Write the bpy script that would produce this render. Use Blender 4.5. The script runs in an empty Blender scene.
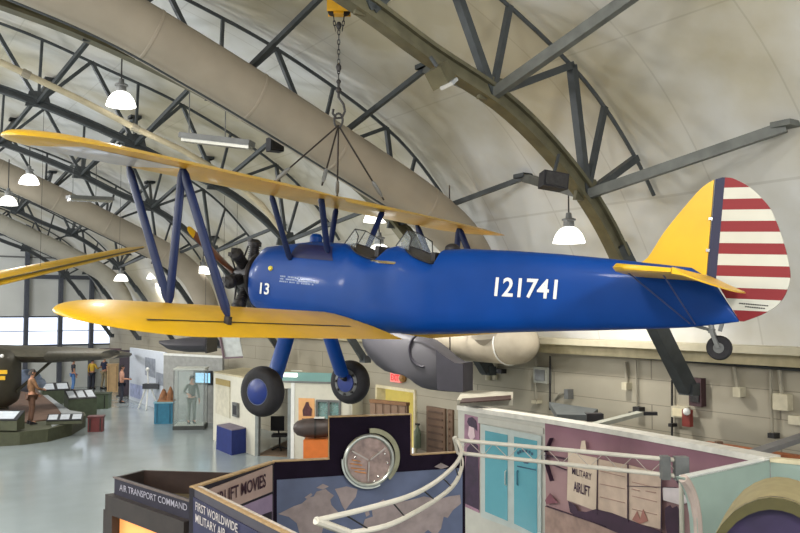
import bpy, math, random
import numpy as np
from mathutils import Vector, Matrix
random.seed(7)
C = bpy.context.scene.collection
PI = math.pi
# ------------------------------------------------------------------ camera
F = 824.8; PITCH = math.radians(3.064); CAMZ = 4.3
cd = bpy.data.cameras.new('camera'); cam = bpy.data.objects.new('camera', cd); C.objects.link(cam)
cd.sensor_width = 36; cd.lens = F/800*36; cd.clip_start = .05; cd.clip_end = 300
cam.location = (0, 0, CAMZ); cam.rotation_euler = (PI/2+PITCH, 0, 0)
bpy.context.scene.camera = cam
sc = bpy.context.scene
sc.view_settings.view_transform = 'Standard'
sc.view_settings.look = 'None'
sc.view_settings.exposure = 0.0

def ray(px, py):
    x = (px-400)/F; z = (266.5-py)/F
    c, s = math.cos(PITCH), math.sin(PITCH)
    return Vector((x, c - z*s, s + z*c))
def at(px, py, d):            # point at world depth y = d
    r = ray(px, py); return Vector((0, 0, CAMZ)) + r*(d/r.y)
def atz(px, py, z):           # point on a level plane
    r = ray(px, py); return Vector((0, 0, CAMZ)) + r*((z-CAMZ)/r.z)
TH = math.radians(34)
MH = Matrix.Rotation(TH, 4, 'Z')            # hall frame: x = across (b), y = along (a)
MHI = MH.inverted()
def hallp(px, py, a=None, b=None):          # pixel to hall coordinates (b, a, z)
    o = MHI @ Vector((0, 0, CAMZ)); d = MHI.to_3x3() @ ray(px, py)
    t = (a/d.y) if a is not None else (b/d.x)
    return o + d*t
class Plane:                                 # a vertical plane through two points
    def __init__(s, p, q):
        s.p = Vector(p); s.d = Vector((q[0]-p[0], q[1]-p[1], 0)).normalized()
        s.n = Vector((s.d.y, -s.d.x, 0))     # towards the camera
        if s.n.dot(Vector((0, 0, CAMZ))-s.p) < 0: s.n = -s.n
    def hit(s, px, py, off=0):
        o = Vector((0, 0, CAMZ)); r = ray(px, py); p = s.p + s.n*off
        return o + r*((p-o).dot(s.n)/r.dot(s.n))

# ------------------------------------------------------------------ materials
def lin(c):
    return tuple(((v/255)/12.92 if v/255 <= .04045 else ((v/255+.055)/1.055)**2.4) for v in c)
MATS = {}
def mat(name, rgb, rough=.6, metal=0., noise=.12, scale=6., coat=0., emit=0., bump=0., alpha=1., spec=.5):
    if name in MATS: return MATS[name]
    m = bpy.data.materials.new(name); m.use_nodes = True
    nt = m.node_tree; n = nt.nodes; l = nt.links
    b = n['Principled BSDF']; c = lin(rgb)
    b.inputs['Roughness'].default_value = rough; b.inputs['Metallic'].default_value = metal
    b.inputs['Specular IOR Level'].default_value = spec
    b.inputs['Coat Weight'].default_value = coat; b.inputs['Coat Roughness'].default_value = .08
    tc = n.new('ShaderNodeTexCoord'); nz = n.new('ShaderNodeTexNoise'); nz.inputs['Scale'].default_value = scale
    nz.inputs['Detail'].default_value = 5
    l.new(tc.outputs['Object'], nz.inputs['Vector'])
    rp = n.new('ShaderNodeValToRGB'); e = rp.color_ramp.elements
    e[0].position = .3; e[1].position = .7
    e[0].color = (*[max(0, v*(1-noise)) for v in c], 1); e[1].color = (*[min(1, v*(1+noise)) for v in c], 1)
    l.new(nz.outputs['Fac'], rp.inputs['Fac']); l.new(rp.outputs['Color'], b.inputs['Base Color'])
    if emit:
        b.inputs['Emission Color'].default_value = (*c, 1); b.inputs['Emission Strength'].default_value = emit
    if bump:
        bp = n.new('ShaderNodeBump'); bp.inputs['Strength'].default_value = bump; bp.inputs['Distance'].default_value = .02
        l.new(nz.outputs['Fac'], bp.inputs['Height']); l.new(bp.outputs['Normal'], b.inputs['Normal'])
    if alpha < 1: b.inputs['Alpha'].default_value = alpha
    MATS[name] = m; return m
def glass(name, rgb, alpha=.3, rough=.05):
    if name in MATS: return MATS[name]
    m = mat(name, rgb, rough, noise=.02, alpha=alpha); return m
def mathn(nt, op, a, b=None, c=None):
    nd = nt.nodes.new('ShaderNodeMath'); nd.operation = op
    for i, v in enumerate((a, b, c)):
        if v is None: continue
        if isinstance(v, (int, float)): nd.inputs[i].default_value = v
        else: nt.links.new(v, nd.inputs[i])
    return nd.outputs[0]

blue = mat('blue_paint', (0, 58, 132), .42, noise=.08, scale=2, coat=.06, spec=.2)
navy = mat('navy_paint', (14, 24, 72), .45)
strutb = mat('strut_blue', (0, 20, 62), .5, spec=.25)
yellow = mat('yellow_paint', (216, 168, 6), .38, noise=.07, scale=3, coat=.15)
cream = mat('cream_paint', (214, 202, 168), .6)
white = mat('white_paint', (225, 225, 220), .5, noise=.05)
offw = mat('off_white', (208, 204, 190), .6, noise=.06)
black = mat('black_rubber', (28, 26, 30), .75, noise=.25, scale=20)
darkm = mat('dark_metal', (52, 50, 50), .5, .5, noise=.3, scale=14)
steel = mat('grey_steel', (112, 113, 112), .5, .3, noise=.15)
dsteel = mat('dark_truss_steel', (62, 66, 68), .55, .2, noise=.2, scale=5)
msteel = mat('grey_truss_steel', (98, 100, 96), .55, .2, noise=.2, scale=5)
olive = mat('olive_steel', (92, 88, 68), .55, .2, noise=.22, scale=4)
chrome = mat('bright_metal', (205, 205, 200), .25, .9, noise=.05)
wood = mat('propeller_wood', (104, 58, 34), .4, noise=.3, scale=8, coat=.4)
leather = mat('black_leather', (30, 26, 28), .5, noise=.3)
ductm = mat('duct_fabric', (152, 142, 126), .75, noise=.08, scale=1.5, bump=.1)
duct2 = mat('duct_fabric_grey', (158, 154, 142), .75, noise=.08, scale=1.5, bump=.1)
lampw = mat('lamp_dome', (255, 253, 246), .4, noise=.01, emit=3.0)
cable = mat('steel_cable', (56, 50, 46), .5, .6)
ygear = mat('hoist_yellow', (224, 166, 20), .45, noise=.15)
skin = mat('skin', (186, 134, 106), .6)
panel_blk = mat('panel_black', (34, 30, 40), .6, noise=.15)
panel_navy = mat('panel_navy', (42, 44, 78), .6, noise=.1)
brownk = mat('kiosk_brown', (50, 42, 39), .6, noise=.2)
tanedge = mat('tan_edge', (172, 142, 100), .6, noise=.2, scale=15)

# ------------------------------------------------------------------ mesh builder
class MB:
    def __init__(s): s.v = []; s.f = []
    def add(s, vs, fs):
        o = len(s.v); s.v += [tuple(v) for v in vs]; s.f += [tuple(i+o for i in f) for f in fs]; return s
    def box(s, c, d, M=None):
        c = Vector(c); h = [x/2 for x in d]
        vs = [Vector((sx*h[0], sy*h[1], sz*h[2])) for sz in (-1, 1) for sy in (-1, 1) for sx in (-1, 1)]
        vs = [(M @ v if M else v) + c for v in vs]
        return s.add(vs, [(0,2,3,1),(4,5,7,6),(0,1,5,4),(2,6,7,3),(0,4,6,2),(1,3,7,5)])
    def hexa(s, b, t):          # bottom quad, top quad (matching order)
        return s.add(list(b)+list(t), [(3,2,1,0),(4,5,6,7),(0,1,5,4),(1,2,6,5),(2,3,7,6),(3,0,4,7)])
    def bar(s, p, q, w, h=None, up=(0,0,1)):
        p = Vector(p); q = Vector(q); h = h or w; d = (q-p).normalized(); u = Vector(up)
        if abs(d.dot(u)) > .97: u = Vector((1, 0, 0))
        x = d.cross(u).normalized()*w/2; y = x.cross(d).normalized()*h/2
        return s.hexa([p-x-y, p+x-y, p+x+y, p-x+y], [q-x-y, q+x-y, q+x+y, q-x+y])
    def loft(s, rings, cap=True, closed=True):
        n = len(rings[0]); vs = [v for r in rings for v in r]; fs = []
        for i in range(len(rings)-1):
            for j in range(n if closed else n-1):
                k = (j+1) % n
                fs.append((i*n+j, i*n+k, (i+1)*n+k, (i+1)*n+j))
        if cap and closed: fs += [tuple(range(n))[::-1], tuple((len(rings)-1)*n+j for j in range(n))]
        return s.add(vs, fs)
    def tube(s, pts, r, n=10, cap=True):
        pts = [Vector(p) for p in pts]; rs = r if isinstance(r, (list, tuple)) else [r]*len(pts)
        rings = []; prev = None
        for i, p in enumerate(pts):
            d = (pts[min(i+1, len(pts)-1)]-pts[max(i-1, 0)]).normalized()
            if prev is None:
                u = Vector((0, 0, 1)) if abs(d.z) < .9 else Vector((1, 0, 0))
                x = d.cross(u).normalized()
            else:
                x = (prev - d*prev.dot(d)).normalized()
            prev = x; y = d.cross(x)
            rings.append([p + (x*math.cos(2*PI*k/n)+y*math.sin(2*PI*k/n))*rs[i] for k in range(n)])
        return s.loft(rings, cap)
    def lathe(s, prof, c=(0,0,0), axis=(0,0,1), n=24):     # prof: (radius, height)
        c = Vector(c); a = Vector(axis).normalized()
        u = Vector((1,0,0)) if abs(a.x) < .9 else Vector((0,1,0))
        x = a.cross(u).normalized(); y = a.cross(x)
        return s.loft([[c + a*h + (x*math.cos(2*PI*k/n)+y*math.sin(2*PI*k/n))*max(r, 1e-4) for k in range(n)] for r, h in prof])
    def prism(s, poly, off):    # planar polygon (3D points) extruded by off
        n = len(poly); off = Vector(off); a = [Vector(p) for p in poly]; b = [p+off for p in a]
        return s.add(a+b, [tuple(range(n))[::-1], tuple(range(n, 2*n))] + [(i, (i+1) % n, n+(i+1) % n, n+i) for i in range(n)])
    def ball(s, c, r, n=12, sc_=(1,1,1)):
        c = Vector(c); m = n//2
        return s.loft([[c + Vector((r*sc_[0]*math.sin(PI*i/m)*math.cos(2*PI*k/n) if 0 < i < m else 1e-4*math.cos(2*PI*k/n),
                        r*sc_[1]*math.sin(PI*i/m)*math.sin(2*PI*k/n) if 0 < i < m else 1e-4*math.sin(2*PI*k/n),
                        -r*sc_[2]*math.cos(PI*i/m))) for k in range(n)] for i in range(m+1)])
ROOTM = {}
def link(name, me, m, parent=None, M=None, smooth=True):
    o = bpy.data.objects.new(name, me); C.objects.link(o)
    if m is not None:
        for mm in (m if isinstance(m, (list, tuple)) else [m]): me.materials.append(mm)
    M = M or Matrix.Identity(4)
    if parent is not None:
        o.parent = parent; o.matrix_parent_inverse = ROOTM[parent.name].inverted()
    o.matrix_basis = M
    ROOTM[o.name] = M.copy()
    return o
def obj(name, mb, m, parent=None, M=None, smooth=True, ang=35):
    me = bpy.data.meshes.new(name); me.from_pydata(mb.v, [], mb.f); me.update()
    import bmesh
    bm = bmesh.new(); bm.from_mesh(me); bmesh.ops.recalc_face_normals(bm, faces=bm.faces); bm.to_mesh(me); bm.free()
    if smooth:
        me.shade_smooth(); me.set_sharp_from_angle(angle=math.radians(ang))
    return link(name, me, m, parent, M)
def tag(o, label=None, cat=None, group=None, kind=None):
    if label: o['label'] = label
    if cat: o['category'] = cat
    if group: o['group'] = group
    if kind: o['kind'] = kind
    return o
def thing(name, label, cat, loc=(0,0,0), rotz=0, group=None, M=None):
    o = bpy.data.objects.new(name, None); C.objects.link(o); o.empty_display_size = .2
    M = M or (Matrix.Translation(Vector(loc)) @ Matrix.Rotation(rotz, 4, 'Z'))
    o.matrix_basis = M; ROOTM[o.name] = M.copy()
    return tag(o, label, cat, group)
def struct(name, mb, m, M=None, smooth=False):
    return tag(obj(name, mb, m, None, M, smooth), kind='structure')
def one(name, mb, m, label, cat, group=None, M=None, smooth=True):
    return tag(obj(name, mb, m, None, M, smooth), label, cat, group)
def copy_tree(o, parent=None):
    c = o.copy(); C.objects.link(c)
    if parent is not None: c.parent = parent
    ROOTM[c.name] = ROOTM[o.name].copy()
    for ch in list(o.children): copy_tree(ch, c)
    return c
def text_mesh(s, bold=0.0, ext=.002):
    cu = bpy.data.curves.new('txt', 'FONT'); cu.body = s; cu.offset = bold; cu.extrude = ext; cu.resolution_u = 3
    o = bpy.data.objects.new('txt', cu); C.objects.link(o)
    dg = bpy.context.evaluated_depsgraph_get(); dg.update()
    me = bpy.data.meshes.new_from_object(o.evaluated_get(dg)); bpy.data.objects.remove(o); bpy.data.curves.remove(cu)
    return me
def text(name, s, p00, xdir, ydir, w, h, m, parent, bold=.01, bend=None, M=None, ext=.004):
    me = text_mesh(s, bold, ext)
    co = np.array([v.co for v in me.vertices]); lo = co.min(0); hi = co.max(0)
    xd = Vector(xdir).normalized(); yd = Vector(ydir).normalized(); n = xd.cross(yd); p0 = Vector(p00)
    for v in me.vertices:
        x = (v.co.x-lo[0])/(hi[0]-lo[0])*w; y = (v.co.y-lo[1])/(hi[1]-lo[1])*h
        v.co = bend(x, y, v.co.z) if bend else p0 + xd*x + yd*y + n*v.co.z
    return link(name, me, m, parent, M)
def quad_text(name, s, pl, q, m, parent, bold=.01, off=.01):   # q: pixel corners lower-left, lower-right, upper-right, upper-left on a plane
    a, b, c, d = [pl.hit(*k, off) for k in q]
    me = text_mesh(s, bold, 0)
    co = np.array([v.co for v in me.vertices]); lo = co.min(0); hi = co.max(0)
    for v in me.vertices:
        x = (v.co.x-lo[0])/(hi[0]-lo[0]); y = (v.co.y-lo[1])/(hi[1]-lo[1])
        v.co = (a*(1-x)+b*x)*(1-y) + (d*(1-x)+c*x)*y
    return link(name, me, m, parent)

# ================================================================== THE HALL
WB = 12.8          # right wall
A0, A1 = -9, 50    # near end, far end
CEIL = [(-19.5, 3.7), (-18.6, 5.3), (-16.5, 7.6), (-13.5, 9.5), (-9, 10.8), (-4, 11.55), (0, 11.25), (2.9, 10.8), (5, 10.2), (7.1, 9.5), (9.5, 8.32), (10.9, 7.1), (11.9, 5.7), (12.55, 4.5), (12.8, 3.72)]
def spline(P, n=6):
    out = []
    for i in range(len(P)-1):
        p0 = P[max(i-1, 0)]; p1 = P[i]; p2 = P[i+1]; p3 = P[min(i+2, len(P)-1)]
        for k in range(n):
            t = k/n
            out.append(tuple(.5*((2*p1[j]) + (-p0[j]+p2[j])*t + (2*p0[j]-5*p1[j]+4*p2[j]-p3[j])*t*t + (-p0[j]+3*p1[j]-3*p2[j]+p3[j])*t**3) for j in range(len(p1))))
    out.append(tuple(P[-1])); return out
CS = spline(CEIL)
def ceil_z(b):
    for (x0, z0), (x1, z1) in zip(CS, CS[1:]):
        if x0 <= b <= x1: return z0+(z1-z0)*(b-x0)/(x1-x0+1e-9)
    return 3.7
# ceiling material: stained cream liner with seams; its tan mottling partly stands for truss shadows
def ceiling_mat():
    m = mat('ceiling_liner', (196, 188, 168), .85, noise=.05, scale=.5)
    nt = m.node_tree; n = nt.nodes; l = nt.links; b = n['Principled BSDF']
    tc = n.new('ShaderNodeTexCoord')
    n1 = n.new('ShaderNodeTexNoise'); n1.inputs['Scale'].default_value = .28; n1.inputs['Detail'].default_value = 6
    l.new(tc.outputs['Object'], n1.inputs['Vector'])
    r1 = n.new('ShaderNodeValToRGB'); e = r1.color_ramp.elements
    e[0].position = .4; e[0].color = (*lin((176, 168, 146)), 1); e[1].position = .62; e[1].color = (*lin((208, 208, 206)), 1)
    l.new(n1.outputs['Fac'], r1.inputs['Fac'])
    sx = n.new('ShaderNodeSeparateXYZ'); l.new(tc.outputs['Object'], sx.inputs[0])
    fa = mathn(nt, 'FRACT', mathn(nt, 'DIVIDE', sx.outputs['Y'], 1.8))
    seam = mathn(nt, 'LESS_THAN', mathn(nt, 'ABSOLUTE', mathn(nt, 'SUBTRACT', fa, .5)), .008)
    fb = mathn(nt, 'FRACT', mathn(nt, 'DIVIDE', sx.outputs['X'], 2.1))
    seam2 = mathn(nt, 'LESS_THAN', mathn(nt, 'ABSOLUTE', mathn(nt, 'SUBTRACT', fb, .5)), .006)
    ss = mathn(nt, 'MULTIPLY', mathn(nt, 'MAXIMUM', seam, seam2), .22)
    mx = n.new('ShaderNodeMix'); mx.data_type = 'RGBA'
    l.new(ss, mx.inputs['Factor']); l.new(r1.outputs['Color'], mx.inputs[6]); mx.inputs[7].default_value = (*lin((120, 112, 95)), 1)
    l.new(mx.outputs[2], b.inputs['Base Color'])
    return m
mb = MB()
mb.loft([[(b, a, z) for b, z in CS] for a in np.linspace(A0, A1, 30)], cap=False, closed=False)
struct('ceiling', mb, ceiling_mat(), MH, True)

def floor_mat():
    m = mat('floor_epoxy', (150, 160, 162), .16, noise=.07, scale=.8, spec=.6)
    return m
struct('floor', MB().box((-3.3, 20, -.05), (34, 66, .1)), floor_mat(), MH)

def wall_mat():
    m = mat('wall_block', (156, 149, 132), .8, noise=.06, scale=1.2)
    nt = m.node_tree; n = nt.nodes; l = nt.links; b = n['Principled BSDF']
    src = b.inputs['Base Color'].links[0].from_socket
    tc = n.new('ShaderNodeTexCoord'); sx = n.new('ShaderNodeSeparateXYZ'); l.new(tc.outputs['Object'], sx.inputs[0])
    fz = mathn(nt, 'FRACT', mathn(nt, 'DIVIDE', mathn(nt, 'SUBTRACT', sx.outputs['Z'], .16), .47))
    s1 = mathn(nt, 'LESS_THAN', fz, .03)
    row = mathn(nt, 'FLOOR', mathn(nt, 'DIVIDE', mathn(nt, 'SUBTRACT', sx.outputs['Z'], .16), .47))
    sh = mathn(nt, 'MULTIPLY', mathn(nt, 'MODULO', row, 2.), .5)
    fy = mathn(nt, 'FRACT', mathn(nt, 'ADD', mathn(nt, 'DIVIDE', sx.outputs['Y'], 5.2), sh))
    s2 = mathn(nt, 'LESS_THAN', fy, .006)
    k = mathn(nt, 'MULTIPLY', mathn(nt, 'MAXIMUM', s1, s2), .55)
    mx = n.new('ShaderNodeMix'); mx.data_type = 'RGBA'
    l.new(k, mx.inputs['Factor']); l.new(src, mx.inputs[6]); mx.inputs[7].default_value = (*lin((84, 76, 64)), 1)
    l.new(mx.outputs[2], b.inputs['Base Color'])
    return m
WM = wall_mat()
# right wall with the exit opening
ex0 = hallp(415, 388, b=WB); ex1 = hallp(378, 388, b=WB)     # near and far jamb
ea0, ea1, ez = ex0.y, ex1.y, 2.12
mb = MB()
mb.box((WB+.1, (A0+ea0)/2, 1.9), (.2, ea0-A0, 3.8)); mb.box((WB+.1, (A1+ea1)/2, 1.9), (.2, A1-ea1, 3.8))
mb.box((WB+.1, (ea0+ea1)/2, (ez+3.8)/2), (.2, ea1-ea0, 3.8-ez))
struct('wall_right', mb, WM, MH)
struct('wall_left', MB().box((-19.6, 20, 1.9), (.2, 60, 3.8)), WM, MH)
# far wall: grey liner panels, mullions and a strip of bright windows
wl = mat('end_wall_liner', (200, 202, 198), .7, noise=.06, scale=.7)
mb = MB()
zb, zt = 2.35, 4.0
W_A = 48.9
mb.box((-3, W_A+.1, zb/2), (36, .2, zb)); mb.box((-3, W_A+.1, (zt+12)/2), (36, .2, 12-zt))
struct('wall_far', mb, wl, MH)
winm = mat('window_daylight', (226, 236, 255), .3, noise=.1, scale=3, emit=1.5)
mullm = mat('window_frame_steel', (74, 78, 88), .6, .2)
wx = [hallp(x, 330, a=W_A).x for x in (-40, -8, 26, 60, 91, 121)]
for i in range(5):
    x0, x1 = wx[i], wx[i+1]
    w = obj('window_%d' % (i+1), MB().box(((x0+x1)/2, W_A+.1, (zb+zt)/2), (x1-x0-.25, .06, zt-zb)), winm, None, MH, False)
    tag(w, kind='structure')
    f = MB()
    for zz in (zb+.04, zt-.04, (zb+zt)/2): f.box(((x0+x1)/2, W_A-.02, zz), (x1-x0, .1, .08 if zz != (zb+zt)/2 else .04))
    obj('window_frame', f, mullm, w, MH, False)
for i, px in enumerate((26, 60, 91, 121)):
    p = hallp(px, 300, a=W_A)
    struct('trim_%d' % (i+1), MB().box((p.x, W_A-.15, 5.2), (.22, .3, 10.4)), mullm, MH)
for i, py in enumerate((277, 236, 258)):
    p = hallp(50, py, a=W_A)
    struct('trim_%d' % (i+5), MB().box((3, W_A-.08, p.z), (24, .16, .22 if i < 2 else .08)), mullm if i < 2 else steel, MH)
# ledge along the right wall
ledm = mat('ledge_cream', (180, 172, 148), .6, noise=.06)
struct('trim_9', MB().box((WB-.25, 20, 3.66), (.5, 58, .12)), ledm, MH)
struct('trim_10', MB().box((WB-.14, 20, 3.5), (.28, 58, .2)), mat('ledge_tan', (176, 164, 130), .6), MH)

# ------------------------------------------------------------------ roof trusses
LOW = [(-2, 9.75), (.4, 9.6), (2.6, 9.26), (4.2, 8.84), (5.6, 8.37), (6.7, 7.9), (8.0, 7.42), (9.0, 6.82), (9.88, 6.07), (10.6, 5.15), (11.3, 3.8), (12.3, 3.0)]
LS = spline(LOW, 4)
def low_z(b):
    for (x0, z0), (x1, z1) in zip(LS, LS[1:]):
        if x0 <= b <= x1: return z0+(z1-z0)*(b-x0)/(x1-x0+1e-9)
    return LS[0][1]
LN = [-.6, 1.45, 3.55, 5.75, 7.85, 9.8]       # lower nodes
UN = [-1.6, .5, 2.5, 4.7, 6.9, 9.5, 11.0]     # upper nodes
def truss(a, name_label, lowm, thick, brace=True, near=False):
    L = lambda b: Vector((b, a, low_z(b)))
    U = lambda b: Vector((b, a, ceil_z(b)-.12))
    t = thing('roof_truss', name_label, 'roof truss', group='arched roof trusses', M=MH @ Matrix.Translation((12.3, a, 2.9)))
    # lower chord: I-section following the arch
    rings = []
    w, h = thick, thick*1.15
    pts = [p for p in LS if p[0] <= 10.65]
    for i, (b, z) in enumerate(pts):
        q0 = pts[max(i-1, 0)]; q1 = pts[min(i+1, len(pts)-1)]
        d = Vector((q1[0]-q0[0], 0, q1[1]-q0[1])).normalized(); n = Vector((-d.z, 0, d.x))
        p = Vector((b, a, z)); y = Vector((0, 1, 0))
        e = .22
        rings.append([p-y*w/2-n*h/2, p+y*w/2-n*h/2, p+y*w/2-n*h*(.5-e), p+y*w*.18-n*h*(.5-e), p+y*w*.18+n*h*(.5-e), p+y*w/2+n*h*(.5-e), p+y*w/2+n*h/2, p-y*w/2+n*h/2, p-y*w/2+n*h*(.5-e), p-y*w*.18+n*h*(.5-e), p-y*w*.18-n*h*(.5-e), p-y*w/2-n*h*(.5-e)])
    obj('lower_chord', MB().loft(rings), lowm, t, MH, True, 25)
    foot = MB().bar((10.5, a, 5.35), (12.25, a, 2.95), thick*1.25, thick*.9, (0, 1, 0)); foot.box((12.3, a, 2.93), (.2, .3, .2))
    obj('foot', foot, dsteel, t, MH, False)
    up = MB().tube([(b, a, z-.13) for b, z in CS if -2 <= b <= 11.6], .035, 6)
    obj('upper_chord', up, dsteel, t, MH)
    s = thick*.6 if near else .1
    for i, b in enumerate(LN):
        g = MB(); p = L(b)
        g.prism([p+Vector((-.28, -.03, -.1)), p+Vector((.28, -.03, -.1)), p+Vector((.2, -.03, .26)), p+Vector((-.2, -.03, .26))], (0, .06, 0))
        obj('gusset_plate', g, lowm if near else dsteel, t, MH, False)
        obj('web_strut', MB().bar(p, U(UN[i]), s, s*.8), dsteel, t, MH, False)
        obj('web_strut', MB().bar(p, U(UN[i+1]), s, s*.8), dsteel, t, MH, False)
        obj('web_strut', MB().bar(p, U((UN[i]+UN[i+1])/2), s*.7, s*.6), dsteel, t, MH, False)
        if brace:
            for sg in (1, -1):
                if sg < 0 and a < 10 and i < 4: continue
                e_ = 1.15 if i == 5 else .75; q = Vector((b+e_, a+sg*2.7, ceil_z(b+e_)-.15))
                bm_ = MB().bar(p, q, s*.95, s*1.1) if near else MB().bar(p, q, s*.85, s*.9)
                bm_.box(q+Vector((0, 0, .03)), (.3, .3, .08))
                obj('knee_brace', bm_, msteel if near else dsteel, t, MH, False)
for u_ in range(1):
    truss(9.2, 'olive arched roof truss nearest the camera, crossing above the blue tail', olive, .23, near=True)
    truss(14.6, 'arched grey roof truss hidden along the near big duct', olive, .24)
    truss(20.0, 'dark arched roof truss seen just beyond the near big duct, above the yellow wing tip', dsteel, .15)
    truss(25.4, 'dark arched roof truss crossing just under the yellow wing tip', dsteel, .14)
    truss(30.8, 'dark arched roof truss alongside the second duct', dsteel, .14)
    truss(36.2, 'distant dark arched roof truss between second and third duct', dsteel, .14, True)
    truss(41.6, 'distant dark arched roof truss alongside the third duct', dsteel, .15, False)
    truss(46.6, 'farthest dark arched roof truss, against the windowed end wall', dsteel, .15, False)

# ------------------------------------------------------------------ ducts
DS = spline([(-3, 10.2), (0, 9.95), (2.2, 9.5), (3.48, 9.15), (4.68, 8.68), (5.55, 8.32), (6.4, 7.95), (7.4, 7.5), (8.45, 7.03), (9.7, 6.43), (10.6, 5.85), (11.1, 5.2), (11.4, 4.5), (11.6, 3.8)], 4)
def duct(a, r, m, label, dz=0.0):
    pts = [(b, a, z+dz) for b, z in DS]
    t = thing('air_duct', label, 'air duct', group='arched fabric air ducts', M=MH @ Matrix.Translation((11.5, a, 3.4)))
    obj('duct_tube', MB().tube(pts, r, 28), m, t, MH)
    e = pts[-1]
    obj('end_cap', MB().lathe([(r*1.0, .0), (r*1.0, .1), (r*.75, .3), (r*.3, .4), (.01, .42)], (e[0], a, e[2]+.1), (0.25, 0, -1), 28), m, t, MH)
    for k in (6, 14, 22, 29, 36):
        if k < len(pts)-1:
            p, q = Vector(pts[k]), Vector(pts[k+1]); d = (q-p).normalized()
            obj('seam_band', MB().lathe([(r*1.0, 0), (r*1.02, .01), (r*1.02, .05), (r*1.0, .06)], p, d, 28), m, t, MH)
    # suspension rail just under the duct
    rl = MB().tube([(b, a-.15, z-r-.1) for b, z in DS if b <= 9.3], .02, 6)
    obj('hanger_rail', rl, dsteel, t, MH)
    return t
NEAR_DUCT = duct(13.6, .47, ductm, 'big beige fabric air duct curving down nearest, above the biplane')
duct(30.0, .43, ductm, 'second beige arched air duct, behind the wing struts')
duct(40.7, .40, duct2, 'third and farthest grey arched air duct by the end wall')

# ------------------------------------------------------------------ pendant lamps
def make_lamp(label):
    t = thing('pendant_lamp', label, 'lamp', (0, 0, 0), 0, 'white dome pendant lamps')
    prof = [(.005, .30), (.1, .29), (.17, .25), (.24, .16), (.28, .06), (.295, 0), (.28, .0), (.2, .02), (.005, .03)]
    obj('lamp_shade', MB().lathe(prof, n=28), lampw, t)
    obj('housing', MB().lathe([(.09, .29), (.1, .31), (.1, .4), (.13, .41), (.13, .44), (.06, .46), (.05, .55), (.01, .56)], n=16), steel, t)
    obj('rod', MB().tube([(0, 0, .55), (0, 0, 1.5)], .015, 6), darkm, t)
    return t
LAMPS = [((121, 106), 30, 'white pendant lamp hanging left of the near duct, upper left'),
         ((29, 184), 20, 'white pendant lamp below the yellow wing tip, by the second duct'),
         ((8, 205), 18.5, 'white pendant lamp at the left picture edge, lower of the two by the second duct'),
         ((569, 243), 33, 'white pendant lamp above the fuselage numbers, under the black speaker'),
         ((203, 274), 16, 'white pendant lamp between the blue wing struts and the engine'),
         ((121, 281), 14, 'small white pendant lamp low above the lower wing, leftmost of the far pair'),
         ((153, 279), 13, 'small white pendant lamp seen behind the foremost blue wing strut'),
         ((379, 258), 28, 'white pendant lamp seen behind the front cockpit windscreen'),
         ((376, 222), 26, 'white pendant lamp half hidden behind the upper wing centre')]
proto = None
def point(loc, power, rad=.15, col=(1, .97, .9), spot=True):
    ld = bpy.data.lights.new('hall_light', 'SPOT' if spot else 'POINT'); ld.energy = power; ld.shadow_soft_size = rad; ld.color = col
    if spot: ld.spot_size = math.radians(165); ld.spot_blend = .7
    lo = bpy.data.objects.new('hall_light', ld); C.objects.link(lo); lo.location = loc
for (px, py), sz, lab in LAMPS:
    p = at(px, py, .6*F/sz)
    if proto is None: proto = t = make_lamp(lab)
    else: t = copy_tree(proto)
    t['label'] = lab; t.location = p
    point(p-Vector((0, 0, .25)), 420)
for b, a, z in ((-1, 3, 8), (4, 0, 6.5), (-6, 9, 7.5), (-6, 18, 7.5), (-6, 27, 7.5), (-4, 36, 7.5), (-4, 45, 7.5), (1, -5, 7.5), (-13, 14, 6.5)):  # unseen fill lights without fittings, added to brighten hall and ceiling
    point(MH @ Vector((b, a, z)), 800 if a < 12 else 1900, .4, col=(1, .98, .94) if a < 12 else (.97, .98, 1), spot=False)

# fluorescent strip fixtures
def strip_light(p, q, label):
    mid = (p+q)/2; d = (q-p)
    t = thing('strip_light', label, 'strip light', mid)
    obj('housing', MB().bar(p+Vector((0, 0, .06)), q+Vector((0, 0, .06)), .3, .1), steel, t, None, False)
    obj('reflector', MB().bar(p+d*.02-Vector((0, 0, .02)), q-d*.02-Vector((0, 0, .02)), .2, .06), chrome, t, None, False)
    for k in (.1, .62): obj('hanger', MB().tube([p+d*k+Vector((0, 0, .1)), p+d*k+Vector((0, 0, 1.1))], .012, 5), steel, t)
strip_light(at(182, 139, 15.5), at(252, 147, 15.2), 'grey hanging strip light below the near duct')
strip_light(at(68, 199, 24), at(112, 201, 25), 'distant grey hanging strip light behind the blue wing struts')

# floodlight and speaker on the near truss
p = hallp(441, 77, a=9.0); fl = thing('floodlight', 'square grey floodlight clamped under the olive roof truss', 'floodlight', M=MH @ Matrix.Translation(p))
R_ = MH @ Matrix.Translation(p) @ Matrix.Rotation(math.radians(-35), 4, 'Y') @ Matrix.Rotation(math.radians(25), 4, 'Z')
obj('housing', MB().box((0, 0, .02), (.3, .26, .26)), olive, fl, R_, False)
obj('lens', MB().box((-.08, -.1, -.12), (.22, .2, .05)), mat('flood_lens', (190, 195, 200), .2, .3), fl, R_, False)
obj('bracket', MB().tube([(.05, 0, .1), (.1, .05, .3)], .03, 6), dsteel, fl, R_)
p = hallp(553, 181, a=8.9)
sp = thing('loudspeaker', 'black box loudspeaker hung under the olive roof truss', 'loudspeaker', M=MH @ Matrix.Translation(p))
R_ = MH @ Matrix.Translation(p) @ Matrix.Rotation(math.radians(8), 4, 'Y') @ Matrix.Rotation(math.radians(-20), 4, 'Z')
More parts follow.
